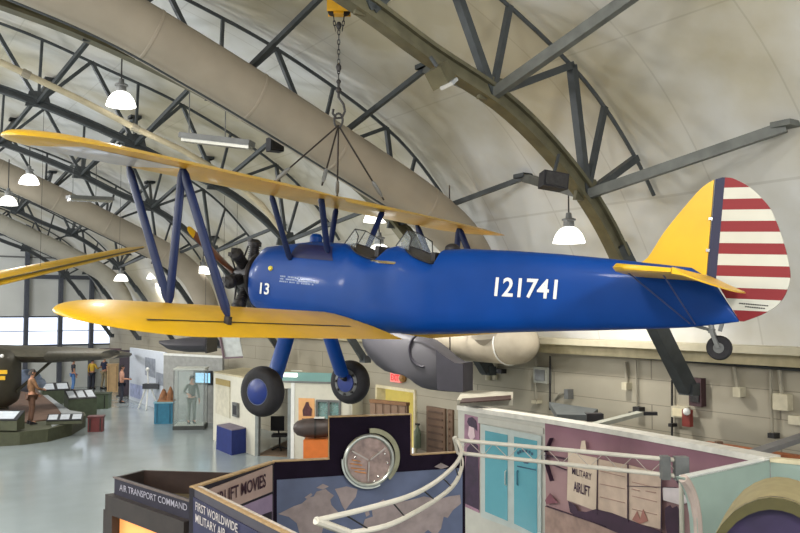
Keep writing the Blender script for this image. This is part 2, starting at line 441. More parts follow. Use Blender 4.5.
obj('cabinet', MB().hexa([(-.2, -.12, -.12), (.2, -.12, -.12), (.17, .15, -.12), (-.17, .15, -.12)], [(-.2, -.12, .12), (.2, -.12, .12), (.17, .15, .12), (-.17, .15, .12)]), black, sp, R_, False)
obj('grille', MB().box((0, -.13, 0), (.34, .02, .19)), darkm, sp, R_, False)
obj('bracket', MB().bar((0, 0, .1), (.1, .1, .45), .04), dsteel, sp, R_, False)
P_ = [hallp(x, y, a=17.3) for x, y in ((-30, 48), (0, 62), (26, 74), (81, 100), (135, 128), (182, 150), (230, 178), (262, 205), (285, 235))]
pt = thing('sprinkler_pipe', 'thin beige pipe following the arch between the near duct and the wing tip', 'pipe', M=MH @ Matrix.Translation(P_[-1]))
obj('pipe_run', MB().tube(P_, .065, 10), mat('pipe_beige', (176, 164, 136), .6), pt, MH)
for k in (2, 4, 6): obj('pipe_coupling', MB().tube([P_[k]+(P_[k+1]-P_[k]).normalized()*-.08, P_[k]+(P_[k+1]-P_[k]).normalized()*.08], .085, 10), mat('coupling_grey', (140, 132, 114), .5), pt, MH)
p = hallp(275, 145, a=15.6); sp2 = thing('loudspeaker', 'small black box loudspeaker behind the near duct, above the upper wing', 'loudspeaker', M=MH @ Matrix.Translation(p))
obj('cabinet', MB().box(p, (.3, .24, .28)), black, sp2, MH, False); obj('bracket', MB().bar(p+Vector((0, 0, .12)), p+Vector((-.3, .2, .45)), .04), dsteel, sp2, MH, False); obj('grille', MB().box(p+Vector((0, -.13, 0)), (.26, .02, .22)), darkm, sp2, MH, False)
# ================================================================== THE BIPLANE
# local frame of the aeroplane: x = forward, y = port, z = up; u = -x runs aft
yw, pp, prr = math.radians(31.24), math.radians(5.753), math.radians(.77)
U0 = Vector((math.cos(yw), -math.sin(yw), 0)); V0 = Vector((-math.sin(yw), -math.cos(yw), 0)); W0 = Vector((0, 0, 1))
U_ = U0*math.cos(pp) - W0*math.sin(pp); W1 = W0*math.cos(pp) + U0*math.sin(pp)
V_ = V0*math.cos(prr) + W1*math.sin(prr); W_ = W1*math.cos(prr) - V0*math.sin(prr)
PO = Vector((-1.222, 11.597, .396+CAMZ))
MP = Matrix(((-U_.x, V_.x, W_.x, PO.x), (-U_.y, V_.y, W_.y, PO.y), (-U_.z, V_.z, W_.z, PO.z), (0, 0, 0, 1)))
def L(u, v, w): return Vector((-u, v, w))
pl = thing('biplane', 'blue and yellow open cockpit biplane trainer hung from the roof, striped rudder', 'aeroplane', M=MP)
# fuselage sections (u, half width, top, bottom)
FS = [(-.90, .28, .28, -.28), (-.89, .35, .35, -.37), (-.81, .42, .42, -.45), (-.7, .44, .46, -.485), (-.3, .45, .52, -.51), (.05, .45, .575, -.53), (.55, .45, .58, -.55), (.66, .45, .575, -.55), (.92, .45, .465, -.56), (1.12, .45, .385, -.56), (1.2, .45, .385, -.56),
      (1.33, .445, .57, -.555), (1.45, .44, .60, -.55), (1.52, .44, .585, -.54), (1.78, .435, .48, -.53), (2.0, .425, .39, -.5), (2.08, .42, .40, -.49), (2.13, .415, .59, -.485), (2.4, .395, .62, -.45), (3.0, .345, .635, -.365),
      (3.6, .29, .635, -.28), (4.2, .225, .62, -.20), (4.7, .165, .60, -.13), (5.1, .105, .585, -.07), (5.33, .06, .46, -.02), (5.5, .035, .23, .02), (5.62, .02, .07, .05)]
def fs_at(u):
    for a, b in zip(FS, FS[1:]):
        if a[0] <= u <= b[0]:
            t = (u-a[0])/(b[0]-a[0]); return [a[i]+(b[i]-a[i])*t for i in range(4)]
    return list(FS[-1])
def se(c, e): return math.copysign(abs(c)**e, c)
def ring(u, hw, top, bot, n=36):
    out = []; e = 1.0 if u < -.8 else .62
    m = bot + (top-bot)*(.5 if u < -.3 else .45)
    for k in range(n):
        t = 2*PI*k/n; c, s = math.cos(t), math.sin(t)
        h = (top-m) if s > 0 else (m-bot)
        ee = e if s > 0 else (.62 if u < -.5 else .5)
        flat = .35 if (.8 < u < 1.25 or 1.6 < u < 2.1) and s > 0 else ee
        out.append(L(u, hw*se(c, flat if s > 0 else ee), m + h*se(s, flat if s > 0 else ee)))
    return out
def side_v(u, w):
    _, hw, top, bot = fs_at(u); m = bot+(top-bot)*.45
    h = (top-m) if w > m else (m-bot); s = min(.999, abs(w-m)/h); e = .62 if w > m else .5
    sn = s**(1/e); return hw*(max(0, 1-sn*sn))**(e/2)
dense = []
for a, b in zip(FS, FS[1:]):
    k = 3 if b[0]-a[0] > .2 else 1
    for i in range(k):
        dense.append([a[j]+(b[j]-a[j])*i/k for j in range(4)])
dense.append(list(FS[-1]))
obj('fuselage', MB().loft([ring(*s) for s in dense]), blue, pl, MP, True, 40)
# front cockpit and rear cockpit
for u0, u1, ua, ub, nm in ((.68, 1.25, .93, 1.16, 'front'), (1.53, 2.1, 1.75, 2.07, 'rear')):
    rim = []
    for k in range(28):
        t = 2*PI*k/28; u = (u0+u1)/2 + (u1-u0)/2*math.cos(t); v = .34*math.sin(t)
        _, hw, top, bot = fs_at(u)
        rim.append(L(u, v, top+.012 - .06*(abs(v)/.45)**4))
    pit = MB(); n = len(rim)
    pit.add([p_+Vector((0, 0, .006)) for p_ in rim], [(i, i+1, n-1-i, n-i if i else 0) for i in range(0, n//2)] if False else [tuple(range(n))])
    pitm = obj('cockpit_opening', pit, leather, pl, MP)
    obj('coaming', MB().tube(rim+[rim[0]], .014, 8, False), leather, pitm, MP)
    obj('seat_back', MB().box(L(u1-.1, 0, .44), (.06, .42, .26 if nm == 'front' else .2)), leather, pitm, MP, False)
# headrest fairing behind the rear seat
obj('headrest', MB().ball(L(2.16, 0, .6), .13, 14, (.7, 1.1, .6)), leather, pl, MP)
# windscreens
gl = glass('windscreen_glass', (215, 225, 228), .22)
for u in (.62, 1.44):
    _, hw, top, bot = fs_at(u)
    A = [L(u-.02, .0, top+.0), L(u+.14, 0, top+.27)]
    w0 = obj('windscreen', MB().add([L(u-.04, -.15, top-.01), L(u-.04, .15, top-.01), L(u+.1, .13, top+.2), L(u+.1, -.13, top+.2)], [(0, 1, 2, 3)]).add([L(u-.04, .15, top-.01), L(u+.26, .31, top-.06), L(u+.26, .27, top+.1), L(u+.1, .13, top+.2)], [(0, 1, 2, 3)]).add([L(u-.04, -.15, top-.01), L(u+.26, -.31, top-.06), L(u+.26, -.27, top+.1), L(u+.1, -.13, top+.2)], [(0, 1, 2, 3)]), gl, pl, MP, False)
    fr = MB()
    for s in (1, -1):
        fr.tube([L(u-.04, s*.15, top-.01), L(u+.1, s*.13, top+.2), L(u+.26, s*.27, top+.1), L(u+.26, s*.31, top-.06)], .008, 6)
    fr.tube([L(u+.1, -.13, top+.2), L(u+.1, .13, top+.2)], .008, 6)
    obj('windscreen_frame', fr, darkm, w0, MP)
# highlight along the cockpit rail, put in as a bright tube; small fittings
obj('rail_highlight', MB().tube([L(u, side_v(u, .33)+.004, .36) for u in (1.15, 1.3, 1.5, 1.7)], .02, 6), chrome, pl, MP)
obj('fuel_cap', MB().lathe([(.03, 0), (.04, .01), (.03, .03), (.0, .035)], L(-.42, side_v(-.42, .14)-.01, .14), (0, 1, .3), 12), mat('cap_yellow', (214, 196, 70), .4), pl, MP)
obj('filler_neck', MB().lathe([(.09, 0), (.09, .08), (.06, .12), (.0, .13)], L(.02, .05, .56), (0, 0, 1), 14), blue, pl, MP)
pm = MB()
gr = []
for w in np.linspace(.32, .515, 9):
    a, b = -.12+(w-.32)*.2, .62-(w-.32)*.5
    gr.append([L(u, side_v(u, w)+.007, w) for u in np.linspace(a, b, 12)])
pm.loft(gr, False, False)
obj('access_panel', pm, navy, pl, MP)
# engine
eng = obj('engine', MB().lathe([(.02, -.28), (.1, -.27), (.13, -.2), (.2, -.14), (.24, -.05), (.26, .1), (.3, .2)], L(-1.18, 0, 0), (-1, 0, 0), 20), darkm, pl, MP)
for k in range(7):
    t = PI/2 + 2*PI*k/7; d = Vector((0, math.cos(t), math.sin(t)))
    prof = [(.06, .14)]
    for i in range(8): prof += [(.085, .2+i*.03), (.085, .212+i*.03), (.068, .214+i*.03), (.068, .228+i*.03)]
    prof += [(.1, .44), (.1, .5), (.06, .54), (.0, .545)]
    c = obj('cylinder', MB().lathe(prof, L(-1.14, 0, 0), d, 16), mat('engine_black', (40, 37, 38), .5, .3, noise=.35, scale=30), eng, MP)
    pr_ = MB(); sd = Vector((0, -d.z, d.y))
    for s in (-.045, .045): pr_.tube([L(-1.3, 0, 0)+d*.2+sd*s*1.3, L(-1.2, 0, 0)+d*.5+sd*s], .014, 6)
    pr_.box(L(-1.18, 0, 0)+d*.52+sd*.045, (.07, .06, .06)); pr_.box(L(-1.18, 0, 0)+d*.52-sd*.045, (.07, .06, .06))
    obj('pushrod', pr_, darkm, eng, MP)
obj('exhaust_ring', MB().tube([L(-.96, .31*math.cos(2*PI*k/28), .31*math.sin(2*PI*k/28)) for k in range(29)], .05, 10, False), mat('exhaust_brown', (38, 32, 31), .6, .4), eng, MP)
# propeller
pd = Vector((0, 1.07, .6)).normalized()
hub = obj('propeller_hub', MB().lathe([(.06, .0), (.09, .03), (.09, .12), (.05, .16), (.0, .17)], L(-1.38, 0, 0), (-1, 0, 0), 16), darkm, pl, MP)
for s in (1, -1):
    d = pd*s; tz = Vector((0, -d.z, d.y)); rings = []
    for r, ch, th, tw in ((.05, .1, .09, 60), (.2, .12, .08, 50), (.4, .17, .05, 36), (.7, .18, .035, 24), (.95, .15, .025, 18), (1.06, .13, .02, 16)):
        a = math.radians(tw); x = tz*math.cos(a) + Vector((1, 0, 0))*math.sin(a); y = Vector((1, 0, 0))*math.cos(a) - tz*math.sin(a)
        rings.append([L(-1.45, 0, 0)+d*r + x*ch/2*math.cos(2*PI*k/12)+y*th/2*math.sin(2*PI*k/12) for k in range(12)])
    b = obj('blade', MB().loft(rings), wood, hub, MP)
    tip = [[rings[-1][k] + d*q*.15 for k in range(12)] for q in (0,)]
    cx = L(-1.45, 0, 0)+d*1.06
    tr = [[cx + d*q + (rings[-1][k]-cx)*sc_ for k in range(12)] for q, sc_ in ((0, 1.03), (.1, .9), (.15, .55), (.165, .1))]
    obj('blade_tip', MB().loft(tr), yellow, hub, MP)
# wings
AF_ = [(1, 0), (.9, .018), (.75, .042), (.6, .062), (.45, .076), (.3, .082), (.2, .078), (.1, .06), (.04, .04), (.01, .02), (0, .003), (.01, -.012), (.04, -.02), (.1, -.026), (.2, -.03), (.35, -.03), (.5, -.027), (.7, -.02), (.85, -.012), (.95, -.005)]
def wing_ring(uLE, ch, v, w, th=1.5, hi=1.0, tk=1.0, inc=0.0, le0=0.0):
    return [L(uLE+x*ch, v, w+z*th*tk-(uLE+x*ch-le0-.3)*inc) for x, z in AF_ if x <= hi]
def tipshape(s, R=.85):      # s = distance from tip -> (LE inset, TE inset) fractions
    if s >= R: return 0, 0
    k = 1-math.sqrt(max(0, 1-((R-s)/R)**2)); return .42*k, .56*k
def wing_mesh(uLE, half, w0, dih, v0, v1, n, cut=None, chord=1.52, hi=1.0, inc=0.0):
    rings = []
    vs = list(np.linspace(v0, v1, n))
    ext = [v1*0+math.copysign(half-s, v1) for s in (.8, .7, .6, .45, .3, .2, .12, .06, .025, .005)] if abs(abs(v1)-half) < .01 else []
    vs = [v for v in vs if not ext or abs(v) < half-.85] + ext
    for v in vs:
        s = half-abs(v); li, ti = tipshape(s)
        le = uLE+li*chord; te = uLE+chord*(1-ti)
        if cut and abs(v) < cut: te -= .3*(1-(abs(v)/cut)**4)
        tk = max(.12, min(1, (te-le)/chord)) if s < .85 else 1
        rings.append(wing_ring(le, (te-le), v, w0+abs(v)*math.tan(math.radians(dih)), 1.52, hi, tk, inc, uLE))
    return MB().loft(rings)
uU, uLo, wU, wL = -.586, .249, 1.17, -.49
dl = 1.25; INC = .045; INL = .085
spar_u = uU+.315; spar_s = .837
uw_ = obj('upper_wing', MB(), None, pl, MP) if False else None
up = MB()
full = wing_mesh(uU, 4.79, wU, 0, 0, 4.79, 26, cut=.62, inc=INC); full2 = wing_mesh(uU, 4.92, wU, 0, 0, -4.92, 26, cut=.62, inc=INC)
up.add(full.v, full.f); up.add(full2.v, full2.f)
uwing = obj('upper_wing', up, yellow, pl, MP, True, 50)
sk = MB(); rg = []  # paler grey skin just below the outboard port upper wing
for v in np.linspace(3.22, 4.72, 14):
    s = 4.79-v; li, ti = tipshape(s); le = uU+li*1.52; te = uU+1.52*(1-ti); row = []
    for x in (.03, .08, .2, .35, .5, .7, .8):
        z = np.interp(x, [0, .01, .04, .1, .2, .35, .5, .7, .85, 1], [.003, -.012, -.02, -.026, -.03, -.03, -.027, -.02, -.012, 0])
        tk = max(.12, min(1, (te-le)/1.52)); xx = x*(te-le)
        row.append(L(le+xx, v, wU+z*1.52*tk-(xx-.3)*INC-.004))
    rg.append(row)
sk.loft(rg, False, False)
obj('underside_pale_skin', sk, mat('wing_pale_grey', (196, 198, 204), .3, noise=.1, scale=2, coat=.3), uwing, MP)
lw = {}
for s in (1, -1):
    m0 = wing_mesh(uLo, 4.66, wL, dl, s*.38, s*4.66, 24, inc=INL)
    lw[s] = obj('lower_wing', m0, yellow, pl, MP, True, 50)
    # aileron gap
    def topw(v, x):
        z = 0
        for (xa, za), (xb, zb_) in zip(AF_[:10], AF_[1:11]):
            if xb <= x <= xa: z = zb_+(za-zb_)*(x-xb)/(xa-xb)
        return wL+abs(v)*math.tan(math.radians(dl))+z*1.52-(x*1.52-.3)*INL
    g = MB()
    vv = np.linspace(.95, 4.15, 12)
    pts = []
    for v in vv:
        x = .715
        pts.append((L(uLo+x*1.52, s*v, topw(v, x)+.004), L(uLo+(x+.022)*1.52, s*v, topw(v, x+.022)+.004)))
    g.loft([list(p) for p in pts], False, False)
    obj('aileron_gap', g, leather, lw[s], MP, False)
    obj('strut_fitting', MB().box(L(uLo+.315+.837, s*3.164, topw(3.164, .75)+.03), (.06, .05, .08)), darkm, lw[s], MP, False)
# interplane N struts
def fair(p, q, ch, th):
    p, q = Vector(p), Vector(q); d = (q-p).normalized(); x = Vector((1, 0, 0)); x = (x-d*x.dot(d)).normalized(); y = d.cross(x)
    def rg(c, k): return [c + x*ch*k/2*math.cos(2*PI*i/14) + y*th*k/2*math.sin(2*PI*i/14) for i in range(14)]
    return MB().loft([rg(p, .55), rg(p+(q-p)*.06, 1), rg(p+(q-p)*.94, 1), rg(q, .5)])
tdl = math.tan(math.radians(dl))
for s in (1, -1):
    v = s*3.164; ft = L(spar_u, v, wU-.04); rt = L(spar_u+spar_s, v, wU-.05)
    fb = L(uLo+.315, v, wL+.10+abs(v)*tdl); rb = L(uLo+.315+spar_s, v, wL+.06+abs(v)*tdl)
    for a, b in ((ft, fb), (rt, rb), (rt, fb)): obj('interplane_strut', fair(a, b, .115, .05), strutb, pl, MP)
    # cabane struts
    for u, ub, wb in ((spar_u, -.1, .28), (spar_u+spar_s, .52, .42)):
        obj('cabane_strut', fair(L(u, s*.75, wU-.04), L(ub, s*.43, wb), .1, .045), strutb, pl, MP)
# fin, rudder, tailplane
def plate(poly, th, taper=None):   # poly in (u, w)
    a = [L(u, th/2, w) for u, w in poly]; return MB().prism(a, (0, -th, 0))
finp = spline([(4.5, .585), (4.62, .66), (4.78, .96), (5.02, 1.31), (5.14, 1.46), (5.25, 1.545)], 4) + [(5.26, .40), (5.1, .5)]
obj('fin', plate(finp, .05), yellow, pl, MP)
rudp = [(5.265, 1.55)] + spline([(5.33, 1.57), (5.39, 1.57), (5.46, 1.555), (5.61, 1.475), (5.75, 1.35), (5.85, 1.22), (5.97, .95), (6.06, .66), (6.07, .48), (6.0, .29), (5.87, .17), (5.75, .10), (5.64, .045)], 4) + [(5.40, .40), (5.265, .40)]
def rudder_mat():
    m = mat('rudder_stripes', (190, 188, 176), .55, noise=.04, scale=3)
    nt = m.node_tree; n = nt.nodes; l = nt.links; b = n['Principled BSDF']
    src = b.inputs['Base Color'].links[0].from_socket
    tc = n.new('ShaderNodeTexCoord'); sx = n.new('ShaderNodeSeparateXYZ'); l.new(tc.outputs['Object'], sx.inputs[0])
    fr = mathn(nt, 'FRACT', mathn(nt, 'DIVIDE', mathn(nt, 'SUBTRACT', mathn(nt, 'ADD', sx.outputs['Z'], mathn(nt, 'MULTIPLY', mathn(nt, 'ADD', sx.outputs['X'], 5.5), .05)), .05), .236))
    k = mathn(nt, 'LESS_THAN', fr, .49)
    mx = n.new('ShaderNodeMix'); mx.data_type = 'RGBA'; l.new(k, mx.inputs['Factor']); l.new(src, mx.inputs[6]); mx.inputs[7].default_value = (*lin((122, 6, 18)), 1)
    k2 = mathn(nt, 'GREATER_THAN', sx.outputs['X'], -5.362)
    m2 = n.new('ShaderNodeMix'); m2.data_type = 'RGBA'; l.new(k2, m2.inputs['Factor']); l.new(mx.outputs[2], m2.inputs[6]); m2.inputs[7].default_value = (*lin((26, 28, 60)), 1)
    l.new(m2.outputs[2], b.inputs['Base Color'])
    return m
rud = obj('rudder', plate(rudp, .045), rudder_mat(), pl, MP)
for w in (.5, .78, 1.12): obj('rudder_hinge', MB().box(L(5.255, .03, w), (.04, .03, .03)), chrome, rud, MP, False)
st = MB()
for w, x0, x1 in ((.245, 5.62, 5.9), (.215, 5.68, 5.87)):
    x = x0
    while x < x1:
        st.box(L(x, .025, w), (.016, .004, .013)); x += .022
obj('stencil', st, darkm, rud, MP, False)
for s in (1, -1):
    P = [(4.62, .12), (4.66, .9), (4.76, 1.45), (4.88, 1.68), (5.05, 1.78), (5.30, 1.78)]
    rings = []
    tp = spline([(4.53, .08, 0), (4.56, .6, 0), (4.61, 1.1, 0), (4.70, 1.55, 0), (4.84, 1.80, 0), (5.05, 1.88, 0)], 4)
    sec = []
    for u, v, _ in tp:
        th = .035 if v < 1.7 else .022
        sec.append([L(u, s*v, .47+.0), L(u+.03, s*v, .47+th), L(5.32, s*v, .47+th*.8), L(5.32, s*v, .47-th*.8), L(u+.03, s*v, .47-th)])
    obj('tailplane', MB().loft(sec), yellow, pl, MP, True, 50)
    dfl = math.radians(17); sec = []
    for v, c in ((.12, .33), (.3, .40), (.9, .43), (1.3, .42), (1.6, .36), (1.78, .24), (1.87, .1)):
        q = L(5.325, s*v, .47)
        te = q + Vector((-c*math.cos(dfl), 0, -c*math.sin(dfl)))
        sec.append([q+Vector((0, 0, .03)), te+Vector((0, 0, .006)), te-Vector((0, 0, .006)), q-Vector((0, 0, .03))])
    obj('elevator', MB().loft(sec), yellow, pl, MP, True, 30)
    sb = MB().tube([L(5.1, s*1.25, .45), L(5.2, s*.08, -.02)], .008, 6).tube([L(4.75, s*1.25, .45), L(5.15, s*.09, -.02)], .008, 6)
    obj('tailplane_brace', sb, mat('brace_grey', (60, 70, 120), .5), pl, MP)
# tail wheel
tw = obj('tail_wheel', MB().lathe([(.06, -.045), (.115, -.05), (.13, -.025), (.132, 0), (.13, .025), (.115, .05), (.06, .045)], L(5.45, 0, -.245), (0, 1, 0), 28), black, pl, MP)
obj('tail_wheel_hub', MB().lathe([(.0, -.05), (.055, -.05), (.06, 0), (.055, .05), (.0, .052)], L(5.45, 0, -.245), (0, 1, 0), 18), steel, tw, MP)
fk = MB()
for s in (1, -1): fk.bar(L(5.45, s*.065, -.245), L(5.36, s*.05, -.07), .03, .04)
fk.bar(L(5.36, -.06, -.075), L(5.36, .06, -.075), .05, .05); fk.tube([L(5.36, 0, -.07), L(5.34, 0, .02)], .03, 8); fk.tube([L(5.36, 0, -.07), L(5.08, 0, -.02)], .02, 6)
fk.tube([L(5.44, 0, -.07), L(5.46, 0, .03)], .022, 8)
obj('tail_wheel_fork', fk, steel, pl, MP)
# main gear
for s in (1, -1):
    wc = L(.108, s*.998, -1.449)
    T = [(.15, -.1), (.22, -.115), (.28, -.1), (.31, -.07), (.325, -.03), (.328, 0), (.325, .03), (.31, .07), (.28, .1), (.22, .115), (.15, .1)]
    wh = obj('wheel', MB().lathe(T, wc, (0, 1, 0), 40), black, pl, MP)
    obj('hub_cap', MB().lathe([(.165, 0), (.16, .02), (.1, .045), (.0, .055)], wc+Vector((0, s*.085, 0)), (0, s, 0), 28), mat('hub_blue', (16, 44, 120), .4), wh, MP)
    obj('hub_ring', MB().tube([wc+Vector((.168*math.cos(2*PI*k/32), s*.1, .168*math.sin(2*PI*k/32))) for k in range(33)], .006, 6, False), mat('hub_edge', (100, 110, 140), .5), wh, MP)
    # inboard brake drum
    bd = obj('brake_drum', MB().lathe([(.2, 0), (.2, .03), (.155, .04), (.15, .03)], wc-Vector((0, s*.085, 0)), (0, -s, 0), 28), steel, wh, MP)
    obj('brake_disc', MB().lathe([(.14, .03), (.14, .048), (.0, .055)], wc-Vector((0, s*.085, 0)), (0, -s, 0), 28), mat('hub_blue', (16, 44, 120)), wh, MP)
    for k in range(8):
        t = 2*PI*k/8
        obj('brake_bolt', MB().lathe([(.02, 0), (.02, .02), (.0, .022)], wc+Vector((.175*math.cos(t), -s*.12, .175*math.sin(t))), (0, -s, 0), 8), darkm, wh, MP)
    p, q = L(-.02, s*.36, -.5), L(.1, s*.80, -1.36)
    obj('gear_leg', fair(p, q, .26, .11) if True else None, blue, pl, MP)
    obj('axle', MB().tube([L(.1, s*.78, -1.36), wc], .04, 10), darkm, pl, MP)
# numbers and stencils
def side_text(name, s, u0, u1, w0, w1, bold, m=None):
    text(name, s, (0,0,0), (1,0,0), (0,0,1), u1-u0, w1-w0, m or mat('marking_white', (225, 225, 222), .5, noise=.02), pl, bold, bend=lambda x, y, z: L(u0+x, side_v(u0+x, w0+y)+.008+z, w0+y + (u0+x-2.95)*.045*(1 if u0 > 2 else 0)), M=MP, ext=.001)
side_text('serial_number', '121741', 2.955, 3.70, .065, .295, .018)
side_text('nose_number', '13', -.57, -.40, -.225, -.065, .02)
sm = MB()
rr = random.Random(3)
for k, (w, u1) in enumerate(((.05, .12), (.015, .44), (-.02, .40))):
    u = -.22
    while u < u1:
        q = rr.choice((.012, .018, .022)); sm.box(L(u, side_v(u, w)+.004, w), (q, .004, .02)); u += q+.009
        if rr.random() < .15: u += .03
obj('stencil', sm, mat('stencil_grey', (140, 156, 190), .5), pl, MP, False)

# slings, hook, chain, hoist
hook_w = MP @ L(.16, 0, 2.42)
hs = thing('lifting_hook', 'dark lifting hook and shackle where the four sling cables meet', 'hook', hook_w)
obj('hook', MB().tube([(0, 0, .42), (0, 0, .2), (.07, 0, .1), (.09, 0, .0), (.05, 0, -.09), (-.03, 0, -.1), (-.08, 0, -.03), (-.07, 0, .03)], .018, 8), darkm, hs, ROOTM[hs.name])
obj('shackle', MB().tube([(.06*math.cos(2*PI*k/16), 0, -.13+.1*math.sin(2*PI*k/16)) for k in range(17)], .016, 7, False).ball((0, 0, .3), .045, 10).ball((0, 0, .42), .035, 10), darkm, hs, ROOTM[hs.name])
tops = [L(spar_u, .75, wU+.12), L(spar_u+spar_s, .75, wU+.11), L(spar_u, -.75, wU+.12), L(spar_u+spar_s, -.75, wU+.11)]
for q, lab in zip(tops, ('steel sling cable to the near front of the upper wing, leftmost of four', 'steel sling cable to the near rear of the upper wing, second from left', 'steel sling cable to the far front of the upper wing, third from left', 'steel sling cable to the far rear of the upper wing, rightmost of four')):
    q = MP @ q; a = hook_w - Vector((0, 0, .2))
    t = thing('sling_cable', lab, 'cable', q, 0, 'sling cables holding the biplane')
    obj('wire', MB().tube([q, a], .013, 6), cable, t)
    d = (a-q).normalized()
    obj('turnbuckle', MB().tube([q+d*.05, q+d*.12, q+d*.28, q+d*.33], [.012, .03, .03, .012], 8), steel, t)
top_z = MH @ Vector((0, 0, 0)); hz = at(341, 13, hook_w.y).z
ch = thing('hoist_chain', 'looped dark hoist chain between yellow trolley and lifting hook', 'chain', hook_w+Vector((0, 0, .5)))
def chain(p, q, m, par):
    c = MB(); p, q = Vector(p), Vector(q); n = int((q-p).length/.07); d = (q-p).normalized()
    for i in range(n):
        o = p+d*(i+.5)*.07; x = Vector((1, 0, 0)) if i % 2 else Vector((0, 1, 0))
        c.tube([o + x*.017*math.cos(2*PI*k/8)+d*.046*math.sin(2*PI*k/8) for k in range(9)], .0065, 5, False)
    return obj('chain_run', c, m, par)
zt_ = hz
chain(hook_w+Vector((-.05, 0, 1.15)), (hook_w.x-.08, hook_w.y, zt_), darkm, ch)
chain(hook_w+Vector((.05, 0, 1.15)), (hook_w.x+.08, hook_w.y, zt_), darkm, ch)
chain(hook_w+Vector((0, 0, .46)), hook_w+Vector((0, 0, 1.3)), darkm, ch)
obj('chain_block', MB().ball(hook_w+Vector((0, 0, .62)), .04, 10, (1, 1, 1.6)).ball(hook_w+Vector((0, 0, 1.22)), .04, 10, (1, 1, 1.5)), darkm, ch)
hp = Vector((hook_w.x, hook_w.y, hz))
ht = thing('hoist_trolley', 'yellow hoist trolley block clamped to the olive roof truss', 'hoist', hp)
obj('body', MB().box((0, 0, .16), (.26, .2, .24)).box((.0, 0, .02), (.14, .16, .1)), ygear, ht, ROOTM[ht.name], False)
for s in (-.09, .09): obj('sheave', MB().lathe([(.07, -.03), (.05, -.015), (.05, .015), (.07, .03)], (s, 0, .03), (0, 1, 0), 16), darkm, ht, ROOTM[ht.name])
for s in (.11, -.11): obj('side_plate', MB().box((0, s, .16), (.32, .02, .34)), ygear, ht, ROOTM[ht.name], False)
# ================================================================== EXHIBITS
def poly_part(name, pl_, pix, m, parent, off=.01, th=.012):
    pts = [pl_.hit(x, y, off) for x, y in pix]
    return obj(name, MB().prism(pts, pl_.n*-th), m, parent, None, False)
def slab(p, q, z0, z1, th, n):        # vertical slab between two floor points, thickness away along -n
    p, q = Vector(p), Vector(q); o = Vector(n)*-th
    a = [Vector((p.x, p.y, z0)), Vector((q.x, q.y, z0)), Vector((q.x+o.x, q.y+o.y, z0)), Vector((p.x+o.x, p.y+o.y, z0))]
    return MB().hexa(a, [v+Vector((0, 0, z1-z0)) for v in a])
def fl(p): return Vector((p[0], p[1], 0))

# ---------- plum mural wall with glass doors
EP = [atz(x, y, 2.43) for x, y in ((458, 407.5), (545, 420.5), (620, 433), (700, 447.5), (766, 460))]
ew = thing('exhibit_wall', 'long plum mural partition wall with white left end and cyan glass doors', 'exhibit wall', fl(EP[1]))
S1 = Plane(EP[0], EP[1]); S2 = Plane(EP[1], EP[3]); S4 = Plane(EP[3], EP[4])
cw = mat('exhibit_white', (178, 176, 166), .6, noise=.05)
def plum():
    m = mat('plum_mural', (126, 86, 98), .65, noise=.12, scale=1.5)
    nt = m.node_tree; n = nt.nodes; l = nt.links; b = n['Principled BSDF']; src = b.inputs['Base Color'].links[0].from_socket
    tc = n.new('ShaderNodeTexCoord'); sx = n.new('ShaderNodeSeparateXYZ'); l.new(tc.outputs['Object'], sx.inputs[0])
    mr = n.new('ShaderNodeMapRange'); mr.inputs[1].default_value = 2.3; mr.inputs[2].default_value = 1.5; l.new(sx.outputs['Z'], mr.inputs[0])
    mx = n.new('ShaderNodeMix'); mx.data_type = 'RGBA'; l.new(mr.outputs[0], mx.inputs['Factor']); l.new(src, mx.inputs[6]); mx.inputs[7].default_value = (*lin((150, 118, 118)), 1)
    l.new(mx.outputs[2], b.inputs['Base Color']); return m
PM = plum()
obj('white_end_panel', slab(EP[0], EP[1], 0, 2.43, .12, S1.n), cw, ew, None, False)
mb = MB()
for a, b in zip(EP[1:], EP[2:]):
    s_ = Plane(a, b); t_ = slab(a, b, 0, 2.43, .12, s_.n); mb.add(t_.v, t_.f)
obj('mural_panel', mb, PM, ew, None, False)
mb = MB()
for a, b in zip(EP, EP[1:]):
    s_ = Plane(a, b); e = s_.n*.03; t_ = slab(a+e, b+e, 2.39, 2.47, .3, s_.n); mb.add(t_.v, t_.f)
obj('top_cap', mb, mat('cap_white', (204, 200, 190), .6), ew, None, False)
obj('header_band', MB().prism([S1.hit(x, y, .02) for x, y in ((478, 416.5), (543, 428), (543, 434), (478, 423))], S1.n*-.02), cw, ew, None, False)
# doors
frm = mat('door_frame_alu', (176, 184, 180), .4, .4, noise=.06)
cy = glass('cyan_door_glass', (84, 146, 158), 1.0, .12)
for nm, q, g in (('door_leaf', [(481, 424), (511, 430), (511, 528), (481, 517)], [(485, 430.5), (507.5, 435), (507.5, 521), (485, 511.5)]),
                 ('door_leaf', [(511, 430), (541, 436), (541, 541), (511, 528)], [(514, 436.5), (537, 441), (537, 535), (514, 523.5)])):
    d = poly_part(nm, S1, q, frm, ew, .03, .04)
    poly_part('glass_pane', S1, g, cy, d, .036, .004)
    hx = 505 if q[0][0] < 500 else 517
    hp0 = S1.hit(hx, 478, .06)
    obj('door_handle', MB().tube([hp0+Vector((0, 0, .13))+S1.n*-.03, hp0+Vector((0, 0, .11)), hp0-Vector((0, 0, .11)), hp0-Vector((0, 0, .13))+S1.n*-.03], .012, 6), frm if hx < 510 else mat('handle_teal', (40, 96, 118), .5), d)
inkm = mat('ink_teal', (28, 66, 90), .6)
mk = MB()
